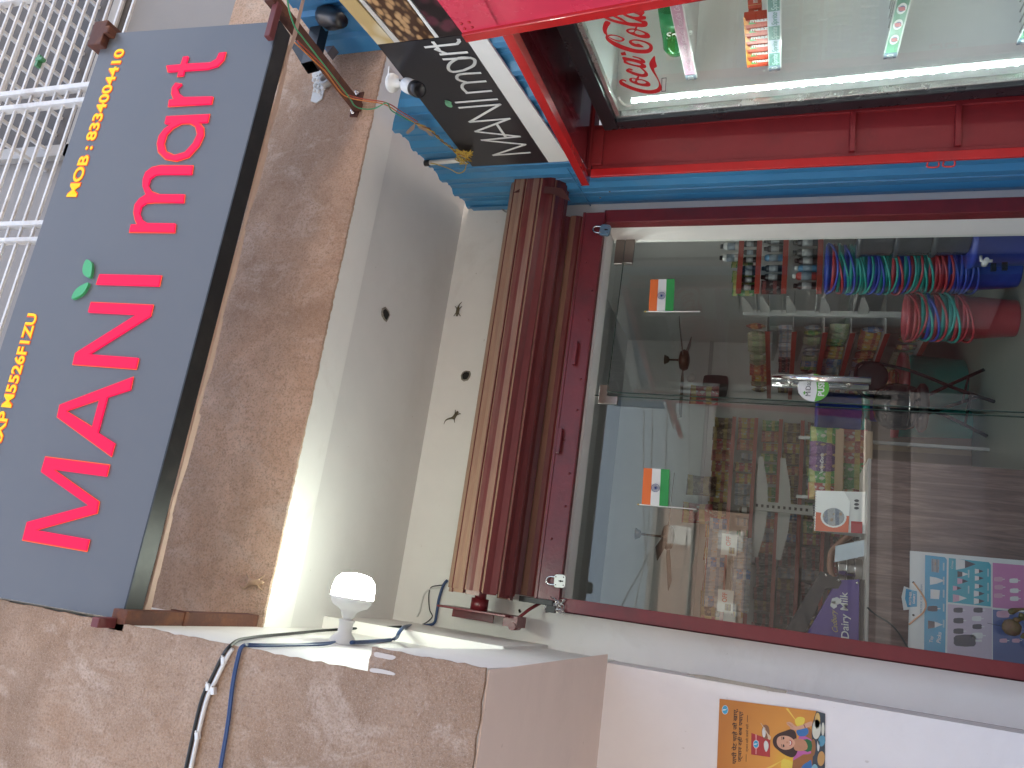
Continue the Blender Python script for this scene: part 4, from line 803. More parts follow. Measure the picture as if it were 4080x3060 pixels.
# cooler shelves, price strips and drinks
def shelf_z(px, o): return onW(*px, FO + o).z
SHELF = [(shelf_z((2740, 220), .12), 'pink', 'CocaCola'), (shelf_z((3090, 220), .12), 'green', 'Sprite'), (shelf_z((3560, 180), .12), 'oval', ''), (shelf_z((4075, 180), .12), 'oval', '')]
for z, kind, word in SHELF:
    FB('shelf', (s_r, .125, z - .004), (s_l - .12, .56, z + .004), M_WHP)
    for q in range(9): FB('shelf_wire', (s_r, .14 + q * .045, z + .005), (s_l - .12, .145 + q * .045, z + .010), M_ALU)
    FB('price_channel', (s_r, .115, z - .024), (s_l - .155, .120, z + .03), mat('strip_clear_edge', (.7, .72, .7), .2))
    if kind == 'pink':
        FB('price_strip', (s_r, .112, z - .018), (s_l - .20, .1145, z + .026), mat('strip_pink', (.52, .27, .36), .35))
        for q in range(9): text(word, 'strip_lettering', mat('strip_pale_ink', (.72, .55, .62), .5), F(s_l - .23 - q * .115, .111, z - .008), -WT, VZ, .022, .10, col, .0005, 0, .35)
    elif kind == 'green':
        for q in range(10):
            FB('price_strip', (s_l - .20 - (q + 1) * .10, .112, z - .018), (s_l - .20 - q * .10, .1145, z + .026), mat('strip_dark_green', (.12, .26, .22), .35) if q % 2 == 0 else mat('strip_pale_blue', (.52, .57, .68), .35))
            text(word, 'strip_lettering', mat('strip_pale_ink2', (.5, .62, .6), .5) if q % 2 == 0 else mat('strip_green_ink', (.12, .27, .24), .5), F(s_l - .205 - q * .10, .111, z - .008), -WT, VZ, .022, .088, col, .0005, .01, .3)
    else:
        FB('price_strip', (s_r, .112, z - .018), (s_l - .20, .1145, z + .026), mat('strip_mid_green', (.14, .30, .20), .35))
        for q in range(9):
            c0 = F(s_l - .30 - q * .105, .1105, z + .004)
            for rr_, rz, mt_, of in ((.036, .017, mat('badge_white', (.68, .7, .68), .4), 0), (.02, .012, mat('badge_blue', (.1, .14, .25), .4), .0006)):
                m = MB(); m.prism([c0 - WN * of + WT * rr_ * math.cos(a * .314) + VZ * rz * math.sin(a * .314) for a in range(20)], -WN * .0004); m.build('strip_badge', mt_, col)
            m = MB(); m.box((-.013, -.0016, -.011), (.013, -.0012, .011), (-WT * .93 + VZ * .3, WN, VZ), c0); m.build('strip_badge', mat('badge_red', (.5, .12, .14), .4), col)
    FB('price_card', (s_l - .198, .111, z - .020), (s_l - .155, .1143, z + .028), mat('card_blue_grey', (.2, .28, .34), .4))
    text({'pink': '20', 'green': '10', 'oval': '10'}[kind], 'price_digits', mat('digit_white', (.7, .72, .7), .5), F(s_l - .160, .110, z - .008), -WT, VZ, .026, .032, col, .0005)
    FB('shelf_clip', (-1.05, .52, z - .03), (-.99, .565, z - .005), M_BRN)
def bottle(base, ax, r, L, mt, capm, labelm, word, label, wcol):
    b_ = thing('drink_bottle', base, label, 'bottle'); m = MB(); m.lathe([(0, .012), (r * .35, .0), (r * .75, .004), (r, .035), (r * .96, .08), (r, .13), (r * .97, L * .55), (r, L * .62), (r * .86, L * .76), (r * .4, L * .9), (.014, L * .94), (.014, L)], base, ax, 24); m.build('body', mt, b_)
    m = MB(); m.lathe([(.017, L * .955), (.017, L + .01), (0, L + .011)], base, ax, 16); m.build('cap', capm, b_)
    m = MB(); m.lathe([(r * 1.015, L * .38), (r * 1.015, L * .62)], base, ax, 24); m.build('label_wrap', labelm, b_)
    return b_
def green_plastic():
    m = bpy.data.materials.new('green_bottle_plastic'); t, p, o = nodes(m); p.inputs['Base Color'].default_value = (.03, .5, .12, 1); p.inputs['Roughness'].default_value = .06; p.inputs['Transmission Weight'].default_value = .65; p.inputs['IOR'].default_value = 1.35; return m
zS = SHELF[0][0]
bb = F(s_l - .26, .2, zS + .064)
bottle(bb, (-WT * .93 + WN * .36).normalized(), .060, .38, green_plastic(), mat('green_cap', (.03, .35, .1), .4), mat('green_label', (.02, .34, .1), .3), 'Sprite', 'green lemon drink bottle lying on the top shelf of the cooler', None)
lab = F(s_l - .26, .2, zS + .064) + (-WT * .93 + WN * .36).normalized() * .125
text('Sprite', 'bottle_lettering', M_WHP, lab - WN * .054 - VZ * -.03 - WT * .0, (-VZ * .95 - WT * .15), (-WT * 1 + VZ * .0), .05, .12, bpy.data.objects['drink_bottle'], .0006, .02, .2)
M_MZ = mat('carton_orange_red', (.55, .06, .02), .35, var=.25, scale=12); M_MZ2 = mat('carton_orange', (.75, .28, .03), .35, var=.1); M_MG = mat('carton_green', (.1, .36, .1), .35)
for k in range(6):
    zz_ = SHELF[1][0] + .006; s0 = s_l - .195 - k * .061
    label_ = 'orange mango juice carton on the second cooler shelf, ' + ordinal(k) + ' from the LED strip'
    cx = thing('juice_carton', F(s0 - .028, .17, zz_), label_, 'juice carton', 'mango juice cartons in the cooler')
    m = MB(); m.box((s0 - .056, .132 + FO, zz_), (s0, .172 + FO, zz_ + .118), (WT, WN, VZ), WP); m.build('carton', M_MZ, cx, bevel=.002)
    m = MB(); m.prism([F(s0 - .056, .1315, zz_ + .118), F(s0, .1315, zz_ + .118), F(s0, .1315, zz_ + .092), F(s0 - .03, .1315, zz_ + .108), F(s0 - .056, .1315, zz_ + .113)], WN * -.0004); m.build('top_band', M_MZ2, cx)
    m = MB(); m.prism([F(s0 - .003, .131, zz_ + .10), F(s0 - .022, .131, zz_ + .095), F(s0 - .003, .131, zz_ + .068)], WN * -.0006); m.build('price_flash', M_MG, cx)
    text('maaza', 'lettering', M_WHP, F(s0 - .016, .1305, zz_ + .092), -VZ, -WT, .024, .082, cx, .0005, .03)
for k in range(2):
    zz_ = SHELF[1][0] + .006; s0 = s_l - .25 - k * .13
    cx = thing('juice_carton', F(s0 - .05, .36, zz_), ['orange mango juice carton lying behind the front row in the cooler', 'orange mango juice carton at the back beside the cooler side wall'][k], 'juice carton', 'mango juice cartons in the cooler')
    m = MB(); m.box((s0 - .11, .30 + FO, zz_ + .06), (s0, .34 + FO, zz_ + .115), (WT, WN, VZ), WP); m.build('carton', M_MZ, cx, bevel=.002)
    text('maaza', 'lettering', M_WHP, F(s0 - .014, .2985, zz_ + .075), -WT, VZ, .025, .078, cx, .0005, .03)
    FB('carton_end', (s0 - .001, .299, zz_ + .0595), (s0 + .0006, .341, zz_ + .1155), mat('carton_cream', (.65, .5, .25), .5), par=cx)
bc = F(s_l - .70, .36, SHELF[2][0] + .012)
bottle(bc, VZ, .035, .22, mat('dark_cola_plastic', (.02, .012, .01), .1), mat('blue_cap', (.03, .06, .4), .4), mat('dark_label', (.05, .05, .08), .3), '', 'dark soft drink bottle with blue cap inside the cooler', None)
# ---------------------------------------------------------------- geckos
def gecko(cpx, hpx, tpx, fn, n, size, mt, label, bend):
    h, c, t_ = fn(*hpx), fn(*cpx), fn(*tpx); L_ = (h - t_).length
    ax = (h - c).normalized(); sd = ax.cross(n).normalized(); bl = (h - c).length
    V, E_, R_ = [], [], []
    def add(p, r, pr=None):
        V.append(p); R_.append(r * 1.3); i = len(V) - 1
        if pr is not None: E_.append((pr, i))
        return i
    k = bl
    b0 = add(c + n * k * .12, k * .12); b1 = add(c + ax * k * .3 + n * k * .13, k * .15, b0); b2 = add(c + ax * k * .55 + n * k * .12, k * .11, b1); b3 = add(c + ax * k * .68 + n * k * .12, k * .09, b2); b4 = add(c + ax * k * .84 + n * k * .12, k * .13, b3); b5 = add(h + n * k * .10, k * .07, b4)
    pv = b0; tv = t_ - c
    for q in range(1, 7):
        f = q / 6; p = c + tv * f + sd * (bend * k * math.sin(f * math.pi)) + n * k * .08; pv = add(p, k * (.09 * (1 - f) + .015), pv)
    for base, fw_ in ((b0, -.25), (b2, .25)):
        for s_ in (1, -1):
            a = add(V[base] + sd * s_ * k * .24 + ax * k * fw_ * .4, k * .045, base); e2 = add(V[base] + sd * s_ * k * .38 + ax * k * fw_ * (1.3) - n * k * .05, k * .036, a)
            for tt in (-.5, 0, .5): add(V[e2] + (sd * s_ * math.cos(tt) + ax * (math.sin(tt) + fw_)).normalized() * k * .1 - n * k * .02, k * .016, e2)
    me = bpy.data.meshes.new('gecko'); org = c
    me.from_pydata([tuple(p - org) for p in V], E_, []); o = bpy.data.objects.new('gecko', me); COL.objects.link(o)
    sk = o.modifiers.new('s', 'SKIN'); sk.use_smooth_shade = True
    for i, r in enumerate(R_): me.skin_vertices[0].data[i].radius = (r, r)
    me.skin_vertices[0].data[0].use_root = True
    sb = o.modifiers.new('d', 'SUBSURF'); sb.levels = 1; sb.render_levels = 1
    bpy.context.view_layer.update(); m2 = bpy.data.meshes.new_from_object(o.evaluated_get(bpy.context.evaluated_depsgraph_get()))
    bpy.data.objects.remove(o); m2.name = 'gecko'; m2.materials.clear(); m2.materials.append(mt)
    g_ = bpy.data.objects.new('gecko', m2); COL.objects.link(g_); g_.location = org; return tag(g_, label, 'gecko', 'geckos on the walls')
M_GK = mat('gecko_brown', (.12, .095, .055), .7, var=.3, scale=90); M_GP = mat('gecko_pale', (.42, .28, .18), .7, var=.15, scale=60)
fw1 = lambda x, y: atY(x, y, 3.818); fb1 = lambda x, y: atY(x, y, 2.677)
zg = lambda x, y: (1740 + x * .3316, 1180 + y * .3316)
gecko(zg(260, 158), zg(245, 248), zg(308, 70), fw1, -VY, 1, M_GK, 'dark brown gecko on the white wall nearer the blue sheet, head downwards', .15)
gecko(zg(205, 1465), zg(262, 1384), zg(88, 1542), fw1, -VY, 1, M_GK, 'dark brown gecko on the white wall between the wall hole and the bulb', -.35)
gecko((1000, 2318), (1056, 2322), (955, 2328), fb1, -VY, 1, M_GP, 'pale pinkish gecko on the rough brown beam near the left support arm', .3)
m = MB(); q = [atY(*p, 3.5985) for p in ((2723, 2684), (2810, 2690), (3135, 2752), (3133, 2762), (3080, 2756), (2800, 2703))]; m.prism(q, -VY * .006); tag(m.build('timber_strip', mat('weathered_timber', (.34, .31, .27), .8, var=.35, scale=25)), 'thin weathered timber strip fixed along the edge of the poster wall', 'timber strip')
# ---------------------------------------------------------------- poster on the lower left wall
pst = thing('advert_poster', Vector((-.45, 3.597, -.23)), 'orange advertising poster with a laughing woman and Hindi slogan on the white wall', 'poster')
PY = 3.597
def zp(x, y): return (2820 + x * .2441, 2720 + y * .2441)
def pz(x, y, o=0): return atY(*zp(x, y), PY - o)
def flat(pts, mt, name, o, sm=0):
    q = [pz(x, y, o) for x, y in pts]; m = MB(); m.prism(smooth_loop(q, sm) if sm else q, -VY * .0003); return m.build(name, mt, pst)
def poster_orange():
    m = bpy.data.materials.new('poster_orange'); t, p, o = nodes(m); c = coord(t); v = t.nodes.new('ShaderNodeVectorMath'); v.operation = 'DISTANCE'; t.links.new(c, v.inputs[0]); v.inputs[1].default_value = (-.05, 0, .12)
    k = ramp(t, v.outputs['Value'], ((.02, (.8, .5, .04)), (.10, (.72, .32, .06)), (.30, (.52, .19, .03)))); t.links.new(k, p.inputs['Base Color']); p.inputs['Roughness'].default_value = .35; return m
TL, TR, BR_ = (192, 262), (1915, 505), None
flat([(192, 262), (1770, 462), (1918, 505), (1905, 2700), (100, 2700)], poster_orange(), 'sheet', .0003)
ink = mat('print_dark', (.03, .02, .018), .5); P = lambda n, c: mat('print_' + n, c, .45, var=.12, scale=40)
def ray_strip(a, b1, b2): flat([a, b1, b2], P('sunny_yellow', (.8, .55, .1)), 'sun_ray', .0006)
ray_strip((1290, 1150), (1000, 1900), (1080, 1900)); ray_strip((1500, 700), (1270, 420), (1310, 420)); ray_strip((1250, 1250), (900, 1420), (920, 1470))
flat([(1480, 560), (1420, 620), (1470, 720), (1560, 680), (1580, 580)], P('yellow_glow', (.78, .6, .08)), 'glow', .0007, 3)
flat([(1240, 1240), (1500, 1380), (1480, 1600), (1300, 1600), (1200, 1400)], P('yellow_glow', (.78, .6, .08)), 'glow', .00075, 3)
# table with plates
flat([(1775, 465), (1918, 505), (1905, 2700), (1640, 2700), (1680, 1200), (1700, 700), (1740, 560)], P('table_dark', (.045, .06, .075)), 'table', .0009)
for c, a, b_, col_ in (((1775, 760), 70, 160, (.62, .62, .52)), ((1790, 620), 45, 130, (.62, .42, .14)), ((1720, 1060), 40, 140, (.3, .13, .05)), ((1880, 760), 25, 110, (.7, .7, .66)), ((1805, 1030), 20, 90, (.68, .7, .68)), ((1850, 1240), 60, 120, (.55, .3, .1)), ((1860, 950), 60, 90, (.10, .3, .42)), ((1740, 1450), 60, 120, (.2, .42, .5))):
    flat([(c[0] + a * math.cos(q * .4488), c[1] + b_ * math.sin(q * .4488) - .25 * a * math.cos(q * .4488)) for q in range(14)], P('plate_%d' % c[1], col_), 'food', .0014, 2)
# woman: clothes, neck, hair, face, arm
flat([(1480, 900), (1560, 800), (1690, 760), (1690, 1600), (1400, 1600), (1395, 1230), (1470, 1140)], P('ochre_cloth', (.33, .13, .04)), 'jacket', .0011, 2)
flat([(1450, 760), (1620, 740), (1640, 830), (1560, 880), (1470, 860)], P('blue_cloth', (.04, .17, .42)), 'sleeve', .0012, 2)
flat([(1640, 1290), (1690, 1270), (1690, 1500), (1520, 1430), (1560, 1340)], P('blue_cloth', (.04, .17, .42)), 'sleeve', .0012, 2)
flat([(1490, 880), (1690, 930), (1690, 1150), (1560, 1170), (1390, 1270), (1430, 1150)], P('pink_cloth', (.5, .12, .36)), 'shirt', .0013, 2)
flat([(1560, 930), (1690, 950), (1690, 1110), (1570, 1110)], P('green_top', (.02, .14, .05)), 'top', .0015, 2)
flat([(1400, 930), (1500, 915), (1590, 950), (1630, 1040), (1600, 1100), (1480, 1115), (1410, 1080)], P('skin_shadow', (.52, .25, .14)), 'neck', .0016, 3)
flat([(1060, 960), (1080, 890), (1150, 830), (1260, 790), (1350, 760), (1420, 790), (1450, 880), (1440, 960), (1470, 1060), (1450, 1160), (1380, 1220), (1260, 1180), (1160, 1110), (1085, 1040)], P('dark_hair', (.045, .02, .018)), 'hair', .0014, 3)
flat([(1125, 960), (1150, 890), (1230, 865), (1330, 880), (1400, 930), (1425, 985), (1395, 1050), (1320, 1090), (1230, 1090), (1150, 1040)], P('skin', (.66, .36, .24)), 'face', .0019, 3)
for c in ((1238, 905), (1240, 1030)):
    flat([(c[0] - 14, c[1] - 22), (c[0] + 8, c[1] - 14), (c[0] + 12, c[1] + 14), (c[0] - 12, c[1] + 22)], ink, 'eye', .0022, 2)
    flat([(c[0] - 40, c[1] - 26), (c[0] - 30, c[1] + 30), (c[0] - 24, c[1] + 28), (c[0] - 32, c[1] - 26)], ink, 'eyebrow', .0022)
flat([(1290, 955), (1310, 968), (1308, 985), (1285, 990)], P('skin_shadow', (.52, .25, .14)), 'nose', .0022, 2)
flat([(1330, 930), (1370, 950), (1380, 985), (1365, 1020), (1330, 1035), (1345, 985)], P('lip_red', (.45, .06, .06)), 'lips', .0022, 2)
flat([(1335, 945), (1357, 960), (1362, 988), (1352, 1012), (1336, 1022), (1345, 985)], P('teeth', (.8, .78, .75)), 'teeth', .0025, 2)
flat([(1285, 650), (1330, 640), (1380, 660), (1440, 715), (1540, 690), (1690, 630), (1700, 700), (1600, 740), (1450, 775), (1360, 760), (1340, 720), (1300, 690)], P('skin', (.66, .36, .24)), 'arm', .0021, 2)
for q in range(4): flat([(1295 + q * 22, 655 + q * 14), (1340 + q * 18, 668 + q * 18), (1338 + q * 18, 674 + q * 18), (1293 + q * 22, 661 + q * 14)], P('skin_shadow', (.52, .25, .14)), 'finger_line', .0024)
flat([(1560, 685), (1575, 680), (1600, 735), (1585, 742)], P('bangle', (.25, .08, .05)), 'bangle', .0024)
# curd packet and bowl
flat([(712, 820), (1020, 930), (1015, 1215), (708, 1172)], P('packet_red', (.42, .035, .04)), 'packet', .0011)
flat([(775, 840), (800, 850), (798, 935), (835, 960), (835, 1040), (798, 1085), (795, 1170), (778, 1165), (780, 1090), (745, 1040), (745, 960), (780, 930)], P('packet_pink', (.7, .3, .28)), 'packet_trim', .0014)
for c, s_ in (((787, 1003), 1.0), ((282, 443), 1.15)):
    flat([(c[0] + 45 * s_ * math.cos(q * .4488), c[1] + 65 * s_ * math.sin(q * .4488)) for q in range(14)], P('logo_white', (.75, .76, .76)), 'logo_disc', .0017, 2)
    flat([(c[0] + 40 * s_ * math.cos(q * .4488), c[1] + 59 * s_ * math.sin(q * .4488)) for q in range(14)], P('logo_blue', (.05, .36, .58)), 'logo_disc', .002, 2)
    flat([(c[0] - 38 * s_, c[1] + 8), (c[0] + 5, c[1] + 6), (c[0] + 38 * s_, c[1] - 30), (c[0] + 10, c[1] - 8), (c[0] - 20, c[1] - 10)], P('logo_white', (.75, .76, .76)), 'logo_swash', .0023, 2)
flat([(915, 990), (945, 945), (985, 985), (990, 1060), (955, 1130), (925, 1080)], P('curd', (.68, .68, .64)), 'curd', .0017, 3)
flat([(880, 800), (905, 700), (960, 690), (1000, 740), (1005, 860), (960, 920), (905, 900)], P('bowl_wood', (.26, .12, .06)), 'bowl', .0018, 3)
flat([(888, 800), (905, 735), (935, 740), (945, 830), (930, 890), (900, 880)], P('curd', (.68, .68, .64)), 'curd', .0021, 3)
flat([(862, 655), (885, 680), (990, 840), (1028, 880), (1020, 930), (985, 920), (970, 850), (880, 690)], P('spoon', (.68, .52, .36)), 'spoon', .0024, 2)
xp = (pz(400, 470) - pz(400, 1330)).normalized()
def ptext(body, a, c, top, bold=0, col_=ink, nm='slogan'):
    p, q, r_ = pz(*a, .0012), pz(*c, .0012), pz(*top, .0012); text(body, nm, col_, p, q - p, VZ, (r_ - p).length * .8, (q - p).length, pst, .0003, bold)
ptext('पापी पेट चाहे जो खाए,', (462, 1335), (482, 430), (388, 1335), .02)
ptext('ज्ञान दही सब पचाए!', (545, 1300), (568, 480), (478, 1300), .02)
ptext('ज्ञान दही, सबसे सही', (655, 1135), (662, 680), (615, 1135))
ptext('ज्ञान', (300, 478), (305, 408), (265, 478), .02, P('logo_white', (.75, .76, .76)), 'logo_lettering')
flat([(645, 530), (652, 530), (650, 645), (643, 645)], ink, 'rule', .0012); flat([(625, 1170), (632, 1170), (628, 1290), (621, 1290)], ink, 'rule', .0012)
# ================================================================ inside the shop
M_SHR = mat('rack_red_edge', (.30, .045, .03), .4); M_SHG = mat('rack_grey', (.42, .42, .40), .45); M_WOOD = mat('plywood', (.3, .2, .12), .6)
rc = bpy.data.objects['shop_building']
def rack(name, label, posts, edges, depth_dir, depth, back_lo, back_hi):
    r = thing(name, edges[0][0], label, 'shelf rack', 'shelf racks in the shop')
    for (a, c) in edges:
        a, c = Vector(a), Vector(c); t = (c - a); L_ = t.length; t.normalize(); d = Vector(depth_dir)
        m = MB(); m.box((0, 0, -.028), (L_, .004, .008), (t, d, VZ), a); m.build('shelf_edge', M_SHR, r)
        m = MB(); m.box((0, .005, -.004), (L_, depth, .0), (t, d, VZ), a); m.build('shelf_board', M_SHG, r)
    for p in posts:
        m = MB(); m.box((-.02, -.015, back_lo), (.02, .015, back_hi), (VX, VY, VZ), Vector((p[0], p[1], 0))); m.build('upright', M_SHG, r)
        for (a, c) in edges:
            z = a[2] - .03; d = Vector(depth_dir); q = Vector((p[0], p[1], z))
            m = MB(); m.prism([q, q - d * (depth - .05), q - d * (depth - .05) - VZ * .02, q - d * .1 - VZ * .07, q - VZ * .07], d.cross(VZ) * .004); m.build('bracket', M_SHG, r)
    return r
E1 = [((2.27, 5.25, z), (2.92, 5.25, z)) for z in (.36, .235, .055, -.175, -.43)]
rack('shelf_rack', 'short rack of red edged shelves with dark bottles at the right of the shop', [(2.27, 5.62)], E1, (0, 1, 0), .36, FZ, .33)
for z in (.05, -.2):
    pass
E2 = [((2.16, 7.55, z), (2.16, 5.72, z)) for z in (.16, -.03, -.245, -.43, -.66, -.93)]
rack('shelf_rack', 'long rack of red edged shelves along the right side of the shop', [(2.52, 6.6)], E2, (1, 0, 0), .34, FZ, .3)
E3 = [((-.6, 7.7, z), (2.0, 7.7, z)) for z in (.48, .27, .04, -.16, -.37, -.6, -.85)]
rack('shelf_rack', 'wide rack of red edged shelves on the back wall of the shop', [(.6, 8.1), (1.55, 8.1)], E3, (0, 1, 0), .36, FZ, .6)
m = MB(); p = atY(3015, 2015, 7.0); q = atY(3240, 2015, 7.0); m.box((p.x - .04, 6.98, q.z), (p.x + .04, 7.02, p.z)); 
up_ = thing('display_upright', (p.x, 7.0, q.z), 'grey slotted upright with empty shelf brackets in the middle of the shop', 'shelf upright'); m.build('upright', M_SHG, up_)
for k in range(10): m = MB(); z = q.z + .04 + k * .045; m.box((p.x - .012, 6.974, z), (p.x + .012, 6.979, z + .02)); m.build('slot', M_DARK, up_)
for z in (p.z - .02, q.z + .25):
    for s_ in (1, -1):
        m = MB(); b0 = Vector((p.x + .04 * s_, 7.0, z)); m.prism([b0 + VZ * .03, b0 + VX * s_ * .40 + VZ * .03, b0 + VX * s_ * .40 - VZ * .01, b0 + VX * s_ * .15 - VZ * .06, b0 - VZ * .07], VY * .006); m.build('bracket', M_SHG, up_)
m = MB(); m.box((p.x - .05, 7.05, FZ), (p.x + .05, 7.1, q.z)); m.build('post', M_SHG, up_)
# ---- product shapes
PK = {'red': pack('pack_red', (.42, .02, .02), (.6, .4, .05), (.6, .55, .5)), 'yellow': pack('pack_yellow', (.62, .42, .03), (.45, .05, .03), (.6, .6, .55)), 'green': pack('pack_green', (.05, .32, .05), (.5, .5, .1), (.55, .5, .4)),
 'orange': pack('pack_orange', (.60, .19, .03), (.35, .03, .03), (.6, .55, .3)), 'blue': pack('pack_blue', (.05, .17, .42), (.55, .55, .55), (.5, .2, .1)), 'purple': pack('pack_purple', (.10, .03, .17), (.3, .1, .3), (.5, .3, .1)),
 'brown': pack('pack_brown', (.16, .07, .03), (.45, .32, .05), (.4, .25, .12)), 'silver': pack('pack_silver', (.42, .43, .44), (.2, .25, .35), (.45, .3, .2)), 'dark': pack('pack_dark', (.03, .03, .035), (.3, .05, .05), (.3, .3, .3)), 'clear': pack('pack_pale_green', (.30, .36, .20), (.5, .45, .3), (.3, .4, .15))}
def pouch_mesh(w_, h_, d_):
    m = MB()
    for sgn_ in (1, -1):
        m.grid(lambda u, v: ((u - .5) * w_ * (1 - .06 * math.sin(v * math.pi)), sgn_ * d_ / 2 * (math.sin(u * math.pi) ** .6) * (math.sin(min(1, max(0, (v - .06) / .88)) * math.pi) ** .55) + .004 * math.sin(u * 19 + v * 3), v * h_), 12, 12)
    return m
def bottle_mesh(r, h_):
    m = MB(); m.lathe([(r, 0), (r, h_ * .72), (r * .8, h_ * .80), (r * .5, h_ * .84)], (0, 0, 0), VZ, 14); m.m = 1; m.lathe([(r * .62, h_ * .84), (r * .6, h_ * .99), (0, h_)], (0, 0, 0), VZ, 14); m.m = 2; m.lathe([(r * 1.01, h_ * .2), (r * 1.01, h_ * .62)], (0, 0, 0), VZ, 14); return m
def box_mesh(w_, h_, d_):
    m = MB(); m.box((-w_ / 2, -d_ / 2, 0), (w_ / 2, d_ / 2, h_)); return m
PROTO = {}
def proto(kind, colr):
    k = (kind, colr)
    if k in PROTO: return PROTO[k]
    if kind == 'pouch': me = pouch_mesh(.14, .19, .06).build('snack_pouch', PK[colr], origin=(0, 0, 0))
    elif kind == 'small': me = pouch_mesh(.09, .12, .04).build('snack_pouch', PK[colr], origin=(0, 0, 0))
    elif kind == 'box': me = box_mesh(.09, .14, .05).build('product_box', PK[colr], origin=(0, 0, 0))
    elif kind == 'jar': me = bottle_mesh(.04, .14).build('product_jar', [PK[colr], mat('lid_' + colr, {'red': (.4, .03, .03), 'green': (.04, .25, .08)}.get(colr, (.5, .5, .48)), .4), M_WHP], origin=(0, 0, 0))
    else:
        c = {'dark': (.015, .015, .018), 'white': (.66, .68, .68), 'blue': (.10, .25, .42), 'red': (.42, .06, .05), 'black': (.02, .02, .02)}[colr]
        me = bottle_mesh(.028, .155 if kind == 'can' else .135).build('toiletry_bottle', [mat('bottle_' + colr, c, .3), M_BLK if colr in ('dark', 'white') else M_WHP, mat('bottle_label_' + colr, (.3, .32, .33) if colr == 'dark' else (.2, .25, .3), .4)], origin=(0, 0, 0))
    d = me.data; bpy.data.objects.remove(me); PROTO[k] = d; return d
def put(kind, colr, loc, rz, label, cat, group, sc_=1, tilt=0):
    d = proto(kind, colr); o = bpy.data.objects.new(d.name.split('.')[0], d); COL.objects.link(o); o.location = loc; o.rotation_euler = (tilt, 0, rz); o.scale = (sc_, sc_, sc_); return tag(o, label, cat, group)
KN = {'pouch': 'snack pouch', 'small': 'small snack pouch', 'box': 'product box', 'jar': 'jar', 'can': 'toiletry bottle', 'bottle': 'toiletry bottle'}
random.seed(21)
SHN = {'E1': ('short right rack', ['top', 'second', 'third', 'fourth', 'fifth']), 'E2': ('long right rack', ['top', 'second', 'third', 'fourth', 'fifth', 'sixth']), 'E3': ('back wall rack', ['top', 'second', 'third', 'fourth', 'fifth', 'sixth', 'seventh'])}
def fill(rk, edges, i, seq, a, c, inset, rz, spacing, jit=.3, sc_=1.0):
    e0, e1 = Vector(edges[i][0]), Vector(edges[i][1]); d = (e1 - e0); n = len(seq)
    for k, (kind, colr) in enumerate(seq):
        f = a + (c - a) * (k + .5) / n; p = e0 + d * f + Vector(inset) + VZ * .009 + Vector((random.uniform(-.012, .012), random.uniform(-.02, .02), 0))
        lab = '%s %s on %s shelf of %s, %s from left' % ({'clear': 'pale green', 'can': ''}.get(colr, colr), KN[kind], SHN[rk][1][i], SHN[rk][0], ordinal(k))
        put(kind, colr, p, rz + random.uniform(-jit, jit) * 2, lab, KN[kind], 'goods on the ' + SHN[rk][0], sc_ * random.uniform(.94, 1.06))
R1 = [('bottle', 'white'), ('bottle', 'black'), ('bottle', 'white'), ('bottle', 'white')]
fill('E1', E1, 0, R1[::-1], .42, 1.0, (0, .06, 0), 0, .1)
fill('E1', E1, 1, [('can', 'dark')] * 5 + [('can', 'black'), ('can', 'dark'), ('can', 'dark'), ('can', 'blue'), ('can', 'red'), ('can', 'blue')], .06, 1.0, (0, .05, 0), 0, .1, sc_=.72)
fill('E1', E1, 2, [('box', 'dark'), ('can', 'dark'), ('can', 'dark'), ('can', 'blue'), ('can', 'dark'), ('can', 'dark'), ('can', 'dark'), ('can', 'black')], .06, 1.0, (0, .06, 0), 0, .1, sc_=.9)
fill('E1', E1, 3, [('can', 'dark'), ('can', 'red'), ('can', 'blue'), ('can', 'dark'), ('can', 'dark'), ('can', 'dark'), ('can', 'dark'), ('can', 'dark'), ('can', 'dark')], .06, 1.0, (0, .05, 0), 0, .1)
m = thing('yellow_snack_bag', (2.4, 5.3, .44), 'yellow and clear snack bag lying on top of the dark bottles in the right rack', 'snack bag')
d_ = pouch_mesh(.2, .26, .09).build('bag', PK['yellow'], m, origin=None); d_.rotation_euler = (math.radians(80), math.radians(25), math.radians(60)); d_.location = (.02, 0, .0)
for k in range(3): put('pouch', 'green', (2.34 + k * .1, 5.33, .245 + .01 * k), .3 * k, ['green pouch tucked behind the yellow snack bag', 'green pouch among the dark bottles of the right rack', 'green pouch right of the yellow snack bag'][k], 'snack pouch', 'green pouches behind bottles', .8)
pal2 = [['clear', 'clear', 'clear', 'clear', 'orange', 'yellow', 'brown', 'brown', 'orange', 'yellow'], ['silver', 'silver', 'silver', 'dark', 'dark', 'silver', 'brown', 'brown', 'green', 'brown'], ['green', 'clear', 'silver', 'blue', 'silver', 'silver', 'green', 'dark', 'brown', 'dark'], ['clear', 'green', 'yellow', 'blue', 'silver', 'orange', 'silver', 'brown', 'red', 'brown'], ['yellow', 'yellow', 'orange', 'silver', 'blue', 'blue', 'red', 'red', 'orange', 'brown'], ['green', 'red', 'clear', 'clear', 'green', 'orange', 'brown', 'red', 'orange', 'red']]
for i, cs in enumerate(pal2):
    cs = [c for c in cs for _ in (0, 1)][:15] if i % 2 else [random.choice([c, c, random.choice(cs)]) for c in cs for _ in (0, 1)][:15]
    fill('E2', E2, i, [(('pouch' if i not in (1,) else 'box'), c) for c in cs[::-1]], .02, .98, (.07, 0, 0), math.pi / 2, .15, sc_=.74 if i in (0, 3, 4, 5) else .66)
